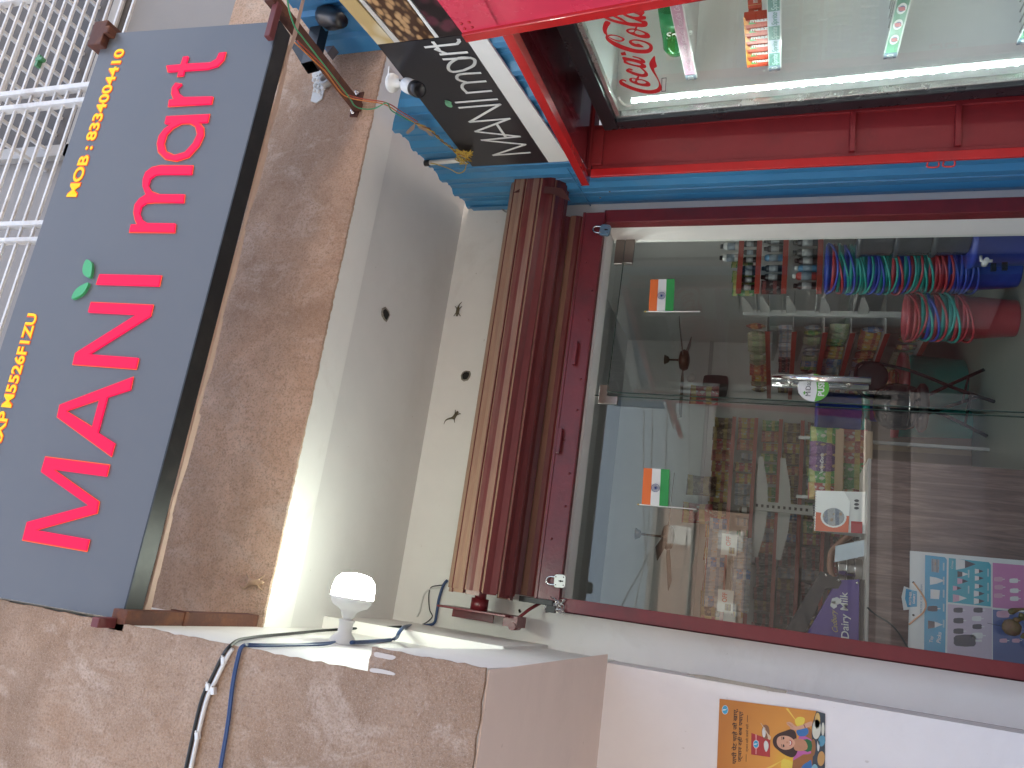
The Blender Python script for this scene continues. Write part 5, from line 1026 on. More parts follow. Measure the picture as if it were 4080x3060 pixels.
pal3 = [['orange', 'red', 'red', 'brown', 'brown', 'red', 'yellow', 'yellow', 'orange', 'red', 'brown', 'yellow', 'brown', 'red', 'orange', 'brown'], ['jar:green', 'jar:red', 'jar:brown', 'jar:green', 'jar:yellow', 'jar:red', 'jar:brown', 'box:dark', 'box:silver', 'box:silver', 'box:silver', 'silver', 'silver', 'red', 'orange', 'yellow'], ['blue', 'orange', 'green', 'dark', 'dark', 'brown', 'dark', 'dark', 'dark', 'silver', 'silver', 'green', 'orange', 'green', 'yellow', 'orange'], ['box:blue', 'box:silver', 'silver', 'green', 'box:dark', 'dark', 'brown', 'dark', 'dark', 'box:blue', 'box:blue', 'brown', 'orange', 'brown', 'yellow', 'brown'],
 ['yellow', 'yellow', 'silver', 'yellow', 'brown', 'dark', 'dark', 'dark', 'dark', 'dark', 'brown', 'green', 'silver', 'green', 'green', 'red'], ['brown', 'dark', 'brown', 'yellow', 'dark', 'dark', 'red', 'red', 'orange', 'green', 'green', 'brown', 'red', 'red', 'silver', 'green']]
for i, cs in enumerate(pal3):
    cs = [random.choice([c, c, random.choice(cs)]) for k, c in enumerate(cs) for _ in ((0, 1) if k % 2 else (0,))]
    fill('E3', E3, i, [tuple(c.split(':')) if ':' in c else ('pouch', c) for c in cs], .0, 1.0, (0, .07, 0), 0, .15, sc_=.95 if i in (0,) else .78)
for k, px in enumerate(((2830, 1930), (2790, 2040), (2800, 1560))):
    p = atY(*px, 7.6); put('pouch', ['brown', 'red', 'red'][k], (p.x, 7.72, .60 + .02 * k), .1, ['big brown and yellow corn snack bag on top of the back rack', 'big red corn snack bag on top of the back rack beside the flag stick', 'big red snack bag on top of the rack near the dark wall panel'][k], 'snack bag', 'big bags on top of the racks', 1.5)
# hanging blister cards
for row, (x_, y0, y1, n) in enumerate(((2862, 2075, 2420, 9), (2962, 2150, 2440, 7))):
    rail = atY(x_ - 40, y0, 6.6); e_ = atY(x_ - 40, y1, 6.6); m = MB(); m.tube([Vector((rail.x, 6.6, rail.z)), Vector((e_.x, 6.6, rail.z))], .004, 6); tag(m.build('hanging_rail', M_STEEL), ['thin wire rail carrying the upper row of blister packs', 'thin wire rail carrying the lower row of blister packs'][row], 'rail')
    for k in range(n):
        xx = rail.x + (e_.x - rail.x) * (k + .3) / n; put('small', 'silver' if (k + row) % 4 else 'blue', (xx, 6.59, rail.z - .15), random.uniform(-.15, .15), '%s blister pack in the %s hanging row, %s from the right' % ('silver' if (k + row) % 4 else 'blue', ['upper', 'lower'][row], ordinal(k)), 'blister pack', 'hanging blister packs', 1.15)
for px, lab in (((2905, 2170), 'white OFF price card hung over the upper blister packs, nearer the flag'), ((2890, 2395), 'white OFF price card hung over the upper blister packs, nearer the shutter rail')):
    p = atY(*px, 6.5); cd_ = thing('price_card', p, lab, 'price card', 'white price cards over the blister packs'); m = MB(); m.box((p.x - .085, 6.5, p.z - .06), (p.x + .085, 6.502, p.z + .06)); m.build('card', mat('paper_white2', (.62, .62, .6), .6), cd_)
    text('OFF', 'lettering', mat('card_red_ink', (.5, .12, .08), .5), p + Vector((-.01, -.0015, -.01)), VX, VZ, .035, .075, cd_, .0005, .03); m = MB(); m.box((p.x - .07, 6.4985, p.z - .045), (p.x - .02, 6.4995, p.z + .0)); m.build('picture', PK['brown'], cd_)
# ---- counter and what stands on it
def wood_mat():
    m = bpy.data.materials.new('counter_laminate'); t, p, o = nodes(m); c = coord(t, 'Object', (14, 14, 1.0)); n = noise(t, 1.6, 8, .7, c, 1.2); n2 = noise(t, 9, 4, .6, c, .4)
    k = ramp(t, n, ((.3, (.05, .028, .023)), (.48, (.14, .08, .066)), (.62, (.23, .145, .12)), (.75, (.115, .064, .053)))); k = mixc(t, ramp(t, n2, ((.45, 0.0), (.7, .5))), k, (.07, .045, .04))
    t.links.new(k, p.inputs['Base Color']); p.inputs['Roughness'].default_value = .4; return m
cz = -.449; cnt = thing('shop_counter', (.2, 4.65, FZ), 'wood grain laminate shop counter behind the fixed pane', 'counter')
m = MB(); m.box((-.75, 4.45, FZ), (.962, 4.47, cz - .001)); m.box((.944, 4.4705, FZ), (.9625, 4.92, cz - .001)); m.build('front_panel', wood_mat(), cnt)
m = MB(); m.box((-.75, 4.448, cz), (.965, 4.92, cz + .014)); m.build('counter_top', mat('counter_top', (.36, .33, .30), .35), cnt)
ct = cz + .0145
def px_on(px, Y): return atY(*px, Y)
cal = thing('desk_calendar', (px_on((3450, 2030), 4.58).x, 4.58, ct), 'white and orange desk calendar standing on the counter', 'desk calendar')
xl, xr = px_on((3400, 2125), 4.58).x, px_on((3400, 1960), 4.58).x
m = MB(); m.prism([(xl, 4.55, ct), (xl, 4.64, ct + .25), (xl, 4.73, ct), (xl, 4.725, ct), (xl, 4.64, ct + .242), (xl, 4.555, ct)], VX * (xr - xl)); m.build('stand', mat('calendar_card', (.55, .55, .53), .6), cal)
def cp(u, v, o=0): return Vector((xl + (xr - xl) * u, 4.55 + .09 * v - .002 - o, ct + .25 * v))
m = MB(); m.prism([cp(0, .32), cp(.75, .30), cp(1, .42), cp(1, 1.0), cp(0, 1.0)], -VY * .001); m.build('page', M_WHP, cal)
m = MB(); m.prism([cp(0, .32, .0015), cp(.4, .31, .0015), cp(.46, .98, .0015), cp(0, .98, .0015)], -VY * .0005); m.build('page_orange', mat('calendar_orange', (.55, .12, .05), .5), cal)
m = MB(); m.prism([cp(.36 + .26 * math.cos(a * .314), .62 + .26 * math.sin(a * .314), .0025) for a in range(20)], -VY * .0005); m.build('page_oval', M_WHP, cal)
m = MB(); m.prism([cp(.36 + .22 * math.cos(a * .314), .62 + .22 * math.sin(a * .314), .0035) for a in range(20)], -VY * .0005); m.build('page_photo', PK['silver'], cal)
m = MB(); m.prism([cp(0, .05, .001), cp(.28, .05, .001), cp(.28, .27, .001), cp(0, .27, .001)], -VY * .0005); m.build('base_print', mat('calendar_red', (.35, .03, .03), .5), cal)
for k in range(3): m = MB(); m.prism([cp(.6 + .09 * k + .035 * math.cos(a * .63), .17 + .05 * math.sin(a * .63), .001) for a in range(10)], -VY * .0005); m.build('base_dot', M_BLK, cal)
for k in range(16): m = MB(); q = cp((k + .5) / 16, 1.0); m.tube([q + Vector((0, .008 * math.cos(a), .008 * math.sin(a))) for a in (0, .8, 1.6, 2.4, 3.1, 3.9, 4.7, 5.5)], .0012, 5, closed=True); m.build('spiral_ring', M_STEEL, cal)
tab = thing('card_machine_screen', (px_on((3400, 2080), 4.82).x, 4.85, ct), 'dark flat screen with silver rim leaning behind the calendar', 'screen')
q = [px_on(p, 4.80) for p in ((3238, 2010), (3243, 2062), (3408, 2118), (3418, 2020))]; m = MB(); m.prism(q, VY * .012); m.build('screen', mat('screen_dark', (.06, .06, .075), .25), tab)
m = MB(); m.tube([px_on(p, 4.80) for p in ((3240, 2060), (3330, 2092), (3405, 2118), (3428, 2140), (3430, 2175))], .006, 8); m.build('rim', M_STEEL, tab)
m = MB(); m.box((px_on((3440, 2110), 4.85).x - .06, 4.80, ct), (px_on((3440, 2060), 4.85).x, 4.88, ct + .02)); m.build('foot', M_BLK, tab)
for k in range(3):
    c0 = Vector((px_on((3400, 2270), 4.66).x, 4.68, ct + k * .041)); m = MB(); m.lathe([(.062, 0), (.064, .004), (.064, .034), (.067, .036), (.067, .040), (.058, .0405), (0, .0405)], c0, VZ, 28)
    tag(m.build('steel_tin', M_STEEL), ['bottom round steel tin in the stack on the counter', 'middle round steel tin in the stack on the counter', 'top round steel tin in the stack on the counter'][k], 'steel tin', 'stack of steel tins')
q = [px_on(p, 4.57) for p in ((3329, 2175), (3458, 2147), (3461, 2185), (3325, 2240))]; m = MB(); m.prism([px_on(p, 4.57 + d) for p, d in (((3329, 2175), .04), ((3458, 2148), 0), ((3452, 2214), 0), ((3325, 2240), .04))], VY * .003); tag(m.build('paper_card', mat('blank_card', (.46, .52, .56), .6)), 'plain pale folded card leaning on the steel tins', 'card')
m = MB(); m.tube(smooth_path([px_on(p, 5.2) for p in ((3410, 2120), (3370, 2145), (3330, 2180), (3312, 2210), (3308, 2260), (3320, 2300), (3345, 2320))], 5), .02, 10); m.tube(smooth_path([px_on(p, 5.25) for p in ((3390, 2150), (3355, 2200), (3345, 2250), (3360, 2310))], 4), .025, 10)
m.box((px_on((3400, 2300), 5.2).x, 5.15, FZ), (px_on((3400, 2300), 5.2).x + .03, 5.19, -.5)); tag(m.build('brown_chair', mat('brown_chair_plastic', (.22, .10, .06), .5)), 'curved brown chair back showing behind the white card', 'chair')
dsp = thing('chocolate_dispenser', (px_on((3420, 2430), 4.52).x, 4.55, ct), 'purple chocolate display box with white Cadbury Dairy Milk lettering on the counter', 'display box')
DY = 4.50; M_PUR = mat('display_purple', (.085, .05, .24), .3)
m = MB(); m.prism([px_on(p, DY) for p in ((3424, 2308), (3420, 2640), (3150, 2640), (3195, 2560), (3335, 2312))], VY * .12); m.build('box', M_PUR, dsp)
m = MB(); m.prism([px_on(p, DY - .002) for p in ((3335, 2310), (3312, 2292), (3270, 2275), (3100, 2560), (3140, 2620), (3190, 2560), (3290, 2345))], VY * .14); m.build('sloping_lid', M_BLKM, dsp)
m = MB(); m.prism([px_on(p, DY - .004) for p in ((3262, 2290), (3340, 2300), (3354, 2320), (3340, 2345), (3290, 2345), (3262, 2330))], VY * .15); m.build('hinge_plate', M_BLK, dsp)
for p in ((3342, 2312), (3415, 2323), (3291, 2292)): m = MB(); m.lathe([(.008, 0), (.006, .004), (0, .006)], px_on(p, DY - .005), -VY, 10); m.build('screw', M_STEEL, dsp)
m = MB(); m.box((px_on((3430, 2640), DY).x, DY + .003, ct), (px_on((3430, 2310), DY).x, DY + .12, px_on((3426, 2400), DY).z)); m.build('base', M_BLK, dsp)
def dtext(body, a, c, top, mt, bold=.01, sh=0, nm='lettering', Y=DY - .003, par=None):
    p, q, r_ = px_on(a, Y), px_on(c, Y), px_on(top, Y); text(body, nm, mt, p, q - p, VZ, (r_ - p).length * .8, (q - p).length, par or dsp, .0008, bold, sh)
dtext('Dairy Milk', (3382, 2545), (3376, 2360), (3344, 2545), M_WHP, .01); dtext('Cadbury', (3338, 2520), (3330, 2430), (3310, 2520), mat('gold_ink', (.45, .36, .1), .4), .0, .4)
m = MB()
for p, w_ in (((3332, 2395), .012), ((3322, 2410), .008)): m.prism([px_on((p[0] + 22 * math.sin(a * .5) * w_ / .012, p[1] + 16 * math.cos(a * .5)), DY - .003) for a in range(12)][::2], -VY * .001)
m.build('milk_splash', M_WHP, dsp)
# hanging ice cream menu
mn = thing('ice_cream_menu', (px_on((4000, 2440), 4.43).x, 4.43, px_on((4080, 2440), 4.43).z - .3), 'printed ice cream menu board hanging by an orange string on the counter front', 'menu board')
MY = 4.435
def mp(x, y): return (3200 + x * .3978, 1900 + y * .3978)
def mflat(pts, mt, nm, o, sm=0):
    q = [px_on(mp(*p), MY - o) for p in pts]; m = MB(); m.prism(smooth_loop(q, sm) if sm else q, -VY * .0004); return m.build(nm, mt, mn)
mflat([(1068, 740), (2700, 880), (2700, 1950), (1040, 1950), (1060, 1330), (1005, 1335), (985, 1200), (1010, 1095), (1065, 1115)], mat('menu_white', (.60, .62, .62), .35, var=.03), 'board', .0005)
T1, T2 = mat('menu_blue', (.03, .30, .50), .35), mat('menu_teal', (.03, .33, .42), .35); T3, T4, T5 = mat('menu_lilac', (.48, .40, .50), .4), mat('menu_pink', (.48, .17, .36), .35), mat('menu_navy', (.09, .12, .28), .35)
mflat([(1222, 782), (1420, 805), (1440, 830), (1420, 1900), (1208, 1900)], T1, 'panel', .001); mflat([(1458, 812), (1860, 855), (1880, 880), (1880, 1300), (1450, 1255)], T2, 'panel', .001); mflat([(1450, 1272), (1890, 1318), (1890, 1900), (1440, 1900)], T3, 'panel', .001)
mflat([(1898, 860), (2600, 920), (2600, 1370), (1898, 1308)], T4, 'panel', .001); mflat([(1900, 1328), (2600, 1390), (2600, 1950), (1900, 1950)], T5, 'panel', .001)
mflat([(1030, 1120), (1140, 1145), (1140, 1300), (1045, 1305), (1020, 1220)], mat('menu_logo_blue', (.03, .28, .5), .35), 'logo', .001)
WI, PKi, CHO = mat('ice_white', (.62, .62, .62), .4), mat('ice_pink', (.55, .32, .42), .4), mat('ice_chocolate', (.035, .03, .045), .35)
def cone(x, y, L_, mt1, mt2, nm='cone_picture'):
    mflat([(x, y - L_ * .28), (x, y + L_ * .28), (x + L_ * .45, y + L_ * .2), (x + L_ * .45, y - L_ * .2)], mt1, nm, .0016); mflat([(x + L_ * .45, y - L_ * .2), (x + L_ * .45, y + L_ * .2), (x + L_, y)], mt2, nm, .0016)
def lolly(x, y, L_, mt, nm='lolly_picture'):
    mflat([(x, y - L_ * .2), (x - L_ * .08, y), (x, y + L_ * .2), (x + L_ * .7, y + L_ * .22), (x + L_ * .75, y), (x + L_ * .7, y - L_ * .22)], mt, nm, .0016, 2); mflat([(x + L_ * .75, y - L_ * .04), (x + L_ * 1.0, y - L_ * .04), (x + L_ * 1.0, y + L_ * .04), (x + L_ * .75, y + L_ * .04)], WI, nm, .0014)
mflat([(1285, 820), (1365, 830), (1360, 960), (1285, 950)], PK['silver'], 'bar_picture', .0016); cone(1270, 1040, 150, WI, WI); mflat([(1275, 1125), (1370, 1135), (1360, 1225), (1275, 1220)], WI, 'cup_picture', .0016); lolly(1255, 1320, 120, CHO); cone(1250, 1480, 150, CHO, WI)
cone(1530, 875, 200, WI, CHO); cone(1545, 975, 110, CHO, WI); cone(1545, 1045, 110, PKi, CHO); cone(1500, 1115, 90, PKi, CHO); cone(1500, 1215, 140, PKi, WI)
for y in (945, 1015, 1095): cone(1720, y, 90, WI, CHO)
for y in (1170, 1245): cone(1710, y, 110, WI, CHO)
for p in ((1515, 1335, 110), (1515, 1440, 120), (1515, 1545, 120), (1715, 1335, 110), (1705, 1500, 110), (1530, 1640, 260)): lolly(*p, CHO)
lolly(1700, 1420, 110, WI); lolly(1700, 1590, 130, WI)
for p in ((1920, 1025), (1925, 1105), (2075, 1040), (2080, 1140), (2080, 1220), (1920, 1190)): lolly(p[0], p[1], 100, WI if p[0] > 2000 else PKi)
lolly(1950, 1375, 150, PKi); lolly(1975, 1640, 90, PKi); lolly(2100, 1640, 90, PKi)
for (x, y) in ((1400, 900), (1400, 1040), (1400, 1170), (1400, 1310), (1400, 1470), (1650, 970), (1650, 1130), (1845, 960), (1845, 1100), (1845, 1210)): mflat([(x, y - 40), (x + 16, y - 38), (x + 14, y + 40), (x, y + 38)], mat('menu_small_print', (.35, .5, .55), .5), 'small_print', .0016)
dtext('Top', mp(1295, 1660), mp(1302, 1595), mp(1255, 1660), WI, .02, .2, 'menu_lettering', MY - .0016, mn); dtext('Picks', mp(1375, 1668), mp(1385, 1555), mp(1325, 1668), WI, .02, .2, 'menu_lettering', MY - .0016, mn)
dtext('100% MILK ICE CREAM', mp(1188, 1385), mp(1196, 1080), mp(1165, 1385), mat('menu_blue_ink', (.08, .2, .35), .5), .0, 0, 'menu_lettering', MY - .0016, mn)
dtext('MOTHER', mp(1080, 1285), mp(1088, 1150), mp(1052, 1285), WI, .02, 0, 'menu_lettering', MY - .0022, mn); dtext('DAIRY', mp(1118, 1270), mp(1124, 1170), mp(1092, 1270), WI, .02, 0, 'menu_lettering', MY - .0022, mn); dtext('Cones', mp(1500, 920), mp(1505, 840), mp(1472, 920), WI, .0, .3, 'menu_lettering', MY - .0016, mn)
m = MB(); m.tube(smooth_path([px_on(mp(*p), MY - .004) for p in ((1105, 1058), (1160, 1130), (1210, 1210), (1230, 1290), (1200, 1360), (1130, 1420), (1060, 1480))], 4), .0045, 6); m.build('string', mat('orange_string', (.55, .28, .14), .7), mn)
for p in ((1105, 1058), (1105, 1385)): m = MB(); m.lathe([(.006, 0), (0, .002)], px_on(mp(*p), MY - .002), -VY, 8); m.build('eyelet', M_BLK, mn)
m = MB(); m.tube(smooth_path([px_on(p, 4.40) for p in ((3455, 2420), (3490, 2450), (3540, 2480), (3580, 2520), (3610, 2570), (3650, 2640))], 5), .0045, 7); tag(m.build('black_lead', M_CBK), 'black lead hanging down the counter front beside the menu board', 'cable')
# dried lemon and chilli charm close to the glass
ch = thing('lemon_charm', px_on((4060, 2520), 3.9), 'dried brown green lemon and chilli charm hanging in front of the menu board', 'charm')
M_LM = mat('dried_lemon', (.12, .075, .045), .7, var=.5, scale=60, bmp=.6, bscale=90, dirt=(.09, .10, .02), dirt_amt=.9, dirt_scale=40); M_CHI = mat('dried_chilli', (.07, .065, .02), .6, var=.5, scale=60, dirt=(.22, .08, .04), dirt_amt=.7, dirt_scale=30)
c0 = px_on((4030, 2500), 3.9); m = MB(); m.lathe([(0, -.036), (.02, -.032), (.031, -.018), (.035, .0), (.032, .016), (.02, .03), (0, .036)], c0, Vector((.25, 0, 1)), 18); m.build('lemon', M_LM, ch)
for a, b_ in (((4040, 2475), (4110, 2470)), ((4020, 2440), (4120, 2425)), ((4070, 2530), (4120, 2580)), ((4060, 2450), (4140, 2500))):
    p, q = px_on(a, 3.895), px_on(b_, 3.895); m = MB(); m.tube(smooth_path([p, p.lerp(q, .4) + VX * .006, q], 4), [.009 + .004 * math.sin(i) for i in range(8)] + [.003], 8); m.build('chilli', M_CHI, ch)
m = MB(); m.tube([c0 + VZ * .03, c0 + Vector((.005, 0, .09))], .001, 5); m.build('thread', M_BLK, ch)
# ---- buckets, tubs and drum
BC = {'blue': mat('bucket_blue', (.03, .06, .36), .32, var=.05), 'teal': mat('bucket_teal', (.02, .29, .25), .32, var=.05), 'red': mat('bucket_red', (.36, .035, .045), .32, var=.05)}
def bucket(c, r, h, colr, label, group, ang, rimonly=False):
    b_ = thing('plastic_bucket', c, label, 'bucket', group); c = Vector(c)
    m = MB(); m.lathe([(r * .78, 0), (r * .80, .01), (r * .97, h - .02), (r * 1.05, h - .018), (r * 1.06, h), (r * 1.0, h), (r * .94, h - .02), (r * .78, .012), (0, .012)], c, VZ, 26); m.build('body', BC[colr], b_)
    d = Vector((math.cos(ang), math.sin(ang), 0)); s_ = Vector((-d.y, d.x, 0)); pts = []
    for k in range(13):
        t = math.pi * k / 12; pts.append(c + VZ * (h - .012 - .05 * math.sin(t) * 1.1) + s_ * (r * 1.07 * math.cos(t)) + d * (r * 1.10 * math.sin(t)))
    m = MB(); m.tube(pts, .0075, 7); m.build('handle', BC[colr], b_); return b_
order = ['blue', 'blue', 'blue', 'blue', 'red', 'red', 'red', 'teal', 'teal', 'red', 'teal', 'blue', 'red', 'teal', 'teal', 'blue', 'blue', 'teal', 'teal', 'teal', 'blue', 'teal', 'red', 'blue']
random.seed(9)
for k, c in enumerate(order):
    bucket((2.24 + random.uniform(-.006, .006), 4.78, FZ + .001 + k * .033), .145, .29, c, '%s plastic bucket nested in the tall stack, %s from the floor' % (c, ordinal(k)), 'tall stack of nested buckets', -2.5 + random.uniform(-.5, .5))
for k, c in enumerate(['red', 'red', 'teal', 'teal', 'red', 'blue', 'teal', 'red', 'red']):
    bucket((1.955 + random.uniform(-.006, .006), 4.86, FZ + .001 + k * .036), .135, .30, c, '%s plastic bucket nested in the short red stack, %s from the floor' % (c, ordinal(k)), 'short stack of nested buckets', -2.3 + random.uniform(-.5, .5))
dr = thing('water_drum', (2.2, 4.4, FZ), 'blue plastic water drum with a small white tap near the door jamb', 'water drum')
m = MB(); m.lathe([(.13, 0), (.14, .01), (.15, .30), (.16, .305), (.16, .33), (0, .335)], (2.23, 4.40, FZ + .001), VZ, 28); m.build('body', BC['blue'], dr)
tp = px_on((3928, 1040), 4.24); m = MB(); m.lathe([(.016, 0), (.016, .03), (.012, .035), (.012, .06)], tp + VY * .04, -VY, 10); m.tube([tp, tp - VZ * .03], .009, 8); m.tube([tp + VZ * .022 - VX * .0, tp + VZ * .022 + VX * .03], .007, 8); m.tube([tp, tp + VZ * .026], .006, 8); m.build('tap', M_WHP, dr)
for p in ((3960, 1062), (4005, 1058)): q = px_on(p, 4.27); m = MB(); m.box((q.x - .02, q.y, q.z - .012), (q.x + .02, q.y + .02, q.z + .012)); m.build('drum_label', M_BLK, dr)
M_GR = mat('grey_plastic_wrapped', (.06, .065, .075), .15, var=.4, scale=10, bmp=.4, bscale=30)
for k in range(3):
    m = MB(); z = FZ + .338 + k * .19; m.lathe([(.125, 0), (.135, .01), (.14, .16), (.15, .165), (.15, .185), (0, .187)], (2.27, 4.36, z), VZ, 26); tag(m.build('wrapped_tub', M_GR), ['lowest', 'middle', 'topmost'][k] + ' dark grey plastic wrapped tub stacked above the blue water drum', 'tub', 'wrapped grey tubs on the drum')
def tub(c, r, h, mt, label, lid=None, sq=1.0):
    t_ = thing('plastic_tub', c, label, 'tub'); m = MB(); m.lathe([(r * .85, 0), (r * .88, .008), (r, h - .03), (r * 1.05, h - .03), (r * 1.05, h - .005), (0, h)], c, VZ, 26, sq=sq); m.build('body', mt, t_)
    if lid: m = MB(); m.lathe([(r * 1.07, h - .03), (r * 1.07, h + .012), (r * .98, h + .02), (0, h + .022)], c, VZ, 26, sq=sq); m.build('lid', lid, t_)
def fl_(px, Y): p = px_on(px, Y); return Vector((p.x, Y, FZ + .001))
tub(fl_((3800, 1545), 6.25), .24, .42, BC['teal'], 'wide teal plastic tub standing on the floor behind the black chair', BC['red'])
tub(fl_((3700, 1690), 6.05), .13, .50, BC['teal'], 'small teal plastic tub with red rim beside the brown carton', BC['red'])
tub(fl_((3500, 1660), 6.9), .21, .62, BC['blue'], 'large blue plastic drum behind the helmet', BC['teal'])
p = fl_((3500, 1660), 6.9); tub(p + VZ * .645, .2, .36, BC['blue'], 'blue plastic tub standing on the large blue drum')
p = px_on((3740, 1580), 6.2)
for k, (px, mt, lab) in enumerate((((3740, 1590), mat('pink_plastic', (.42, .14, .22), .35), 'pink plastic bottle lying on the teal tub'), ((3735, 1520), PK['orange'], 'orange packet lying on the teal tub'))):
    p = px_on(px, 6.18); m = MB(); m.lathe([(0, -.09), (.03, -.085), (.045, -.06), (.045, .05), (.02, .08), (0, .09)], Vector((p.x, 6.2, FZ + .48)), VX, 14); tag(m.build(['pink_bottle', 'orange_packet'][k], mt), lab, ['bottle', 'packet'][k])
a = fl_((3858, 1845), 6.0); c = fl_((3858, 1700), 6.0); zt__ = px_on((3472, 1770), 6.0).z
crt = thing('cardboard_carton', (a + c) / 2, 'tall brown cardboard carton standing beside the counter end', 'carton')
m = MB(); m.box((a.x - .05, 6.0, FZ + .001), (c.x, 6.4, zt__)); m.build('box', mat('cardboard', (.13, .085, .06), .8, var=.15), crt, bevel=.003)
m = MB(); m.box((a.x + .05, 5.9985, FZ + .002), (a.x + .09, 5.9997, zt__)); m.build('tape', mat('brown_tape', (.2, .13, .07), .3), crt)
m = MB(); m.prism([(a.x - .05, 6.0, zt__ + .001), (c.x, 6.0, zt__ + .001), (c.x, 5.92, zt__ + .05), (a.x - .05, 5.92, zt__ + .05)], VZ * .004); m.build('flap', mat('cardboard', (.13, .085, .06)), crt)
# ---- chair with helmet
chr_ = thing('folding_chair', fl_((3900, 1600), 5.5), 'black folding chair with round backrest carrying a helmet', 'chair')
M_CH = mat('black_chair_tube', (.006, .006, .007), .5, spec=.2)
def fl2(px): return atZ(*px, FZ + .012)
f1, f2, r1, r2 = fl2((3960, 1600)), fl2((3932, 1738)), fl2((3922, 1472)), fl2((3888, 1584))
dc = px_on((3475, 1500), 5.85)
m = MB(); m.tube(smooth_path([f1, px_on((3800, 1545), 5.58), px_on((3630, 1478), 5.74), px_on((3490, 1447), 5.84), px_on((3425, 1450), 5.87), px_on((3408, 1490), 5.87), px_on((3412, 1540), 5.87), px_on((3450, 1580), 5.86), px_on((3600, 1620), 5.76), px_on((3740, 1645), 5.66), f2], 4), .0115, 9); m.build('front_leg_frame', M_CH, chr_)
m = MB(); m.tube([r1, px_on((3780, 1535), 5.62), px_on((3662, 1592), 5.42)], .0115, 9); m.build('rear_leg', M_CH, chr_)
m = MB(); m.tube([r2, px_on((3707, 1643), 5.62), px_on((3667, 1668), 5.42)], .0115, 9); m.build('rear_leg', M_CH, chr_)
m = MB(); m.tube([f1.lerp(px_on((3800, 1545), 5.58), .55), f2.lerp(px_on((3740, 1645), 5.66), .45)], .008, 8); m.build('cross_bar', M_CH, chr_)
m = MB(); m.tube([r1.lerp(px_on((3662, 1592), 5.42), .25), r2.lerp(px_on((3667, 1668), 5.42), .25)], .008, 8); m.build('cross_bar', M_CH, chr_)
m = MB(); m.lathe([(0, -.012), (.09, -.012), (.108, -.004), (.108, .006), (.09, .014), (0, .016)], dc, Vector((-.25, -.95, .2)), 26); m.build('backrest', mat('black_vinyl', (.009, .009, .01), .55, spec=.2), chr_)
sz = px_on((3668, 1625), 5.55); m = MB(); m.lathe([(0, -.03), (.15, -.03), (.165, -.015), (.165, .005), (.14, .02), (0, .024)], sz, VZ, 28); m.build('seat', mat('black_vinyl', (.009, .009, .01), .55, spec=.2), chr_)
hl = thing('motorcycle_helmet', sz + VZ * .026, 'glossy black motorcycle helmet resting on the folding chair seat', 'helmet')
hc = sz + VZ * .15; m = MB()
m.lathe([(.105, -.125), (.125, -.11), (.140, -.06), (.145, .0), (.138, .05), (.115, .1), (.07, .132), (0, .145)], hc, VZ, 30, sq=1.12); m.build('shell', mat('helmet_gloss_black', (.008, .008, .008), .15), hl)
m = MB(); fdir = -2.0
m.grid(lambda u, v: hc + Vector((math.cos(fdir + (u - .5) * 1.9) * (.151 - .012 * abs(v - .4)), math.sin(fdir + (u - .5) * 1.9) * (.169 - .012 * abs(v - .4)), -.055 + .11 * v)), 16, 6); m.build('visor', mat('helmet_visor', (.01, .01, .011), .08), hl)
m = MB(); m.tube([hc + Vector((math.cos(fdir + (u - 4) * .24) * .150, math.sin(fdir + (u - 4) * .24) * .168, -.062)) for u in range(9)], .006, 6); m.build('visor_rim', M_STEEL, hl)
# ---- snack stand by the counter
stn = thing('snack_stand', fl_((3450, 1850), 5.3), 'wooden snack tray stand behind the counter end', 'display stand')
xa, xb = px_on((3340, 1975), 5.3).x, px_on((3340, 1715), 5.3).x
for zz_ in (px_on((3345, 1850), 5.3).z, px_on((3460, 1850), 5.3).z):
    m = MB(); m.box((xa, 5.28, zz_ - .02), (xb, 5.52, zz_)); m.box((xa, 5.27, zz_ - .02), (xb, 5.279, zz_ + .03)); m.build('tray', M_WOOD, stn)
for x in (xa, xb - .02): m = MB(); m.box((x, 5.521, FZ + .001), (x + .02, 5.54, px_on((3180, 1850), 5.3).z)); m.build('upright', M_SHG, stn)
zt1, zt2 = px_on((3345, 1850), 5.3).z, px_on((3460, 1850), 5.3).z
for k, c in enumerate(['red', 'green', 'purple', 'purple', 'purple', 'green']):
    p = (xa + (xb - xa) * (k + .5) / 6, 5.36, zt1 + .002); o = put('pouch', c, p, random.uniform(-.25, .25), '%s snack pouch on upper tray of the snack stand, %s from left' % (c, ordinal(k)), 'snack pouch', 'snack pouches on the stand', .95)
    if c == 'purple' and k < 4: text('Doritos', 'pouch_lettering', M_WHP, (-.05, -.034, .10), VX, VZ, .022, .095, None, .0005, .02, .15).parent = o
for k, c in enumerate(['orange', 'green', 'green', 'red', 'orange', 'red']):
    put('pouch', c, (xa + (xb - xa) * (k + .5) / 6, 5.36, zt2 + .002), random.uniform(-.25, .25), '%s snack pouch on lower tray of the snack stand, %s from left' % (c, ordinal(k)), 'snack pouch', 'snack pouches on the stand', .95)
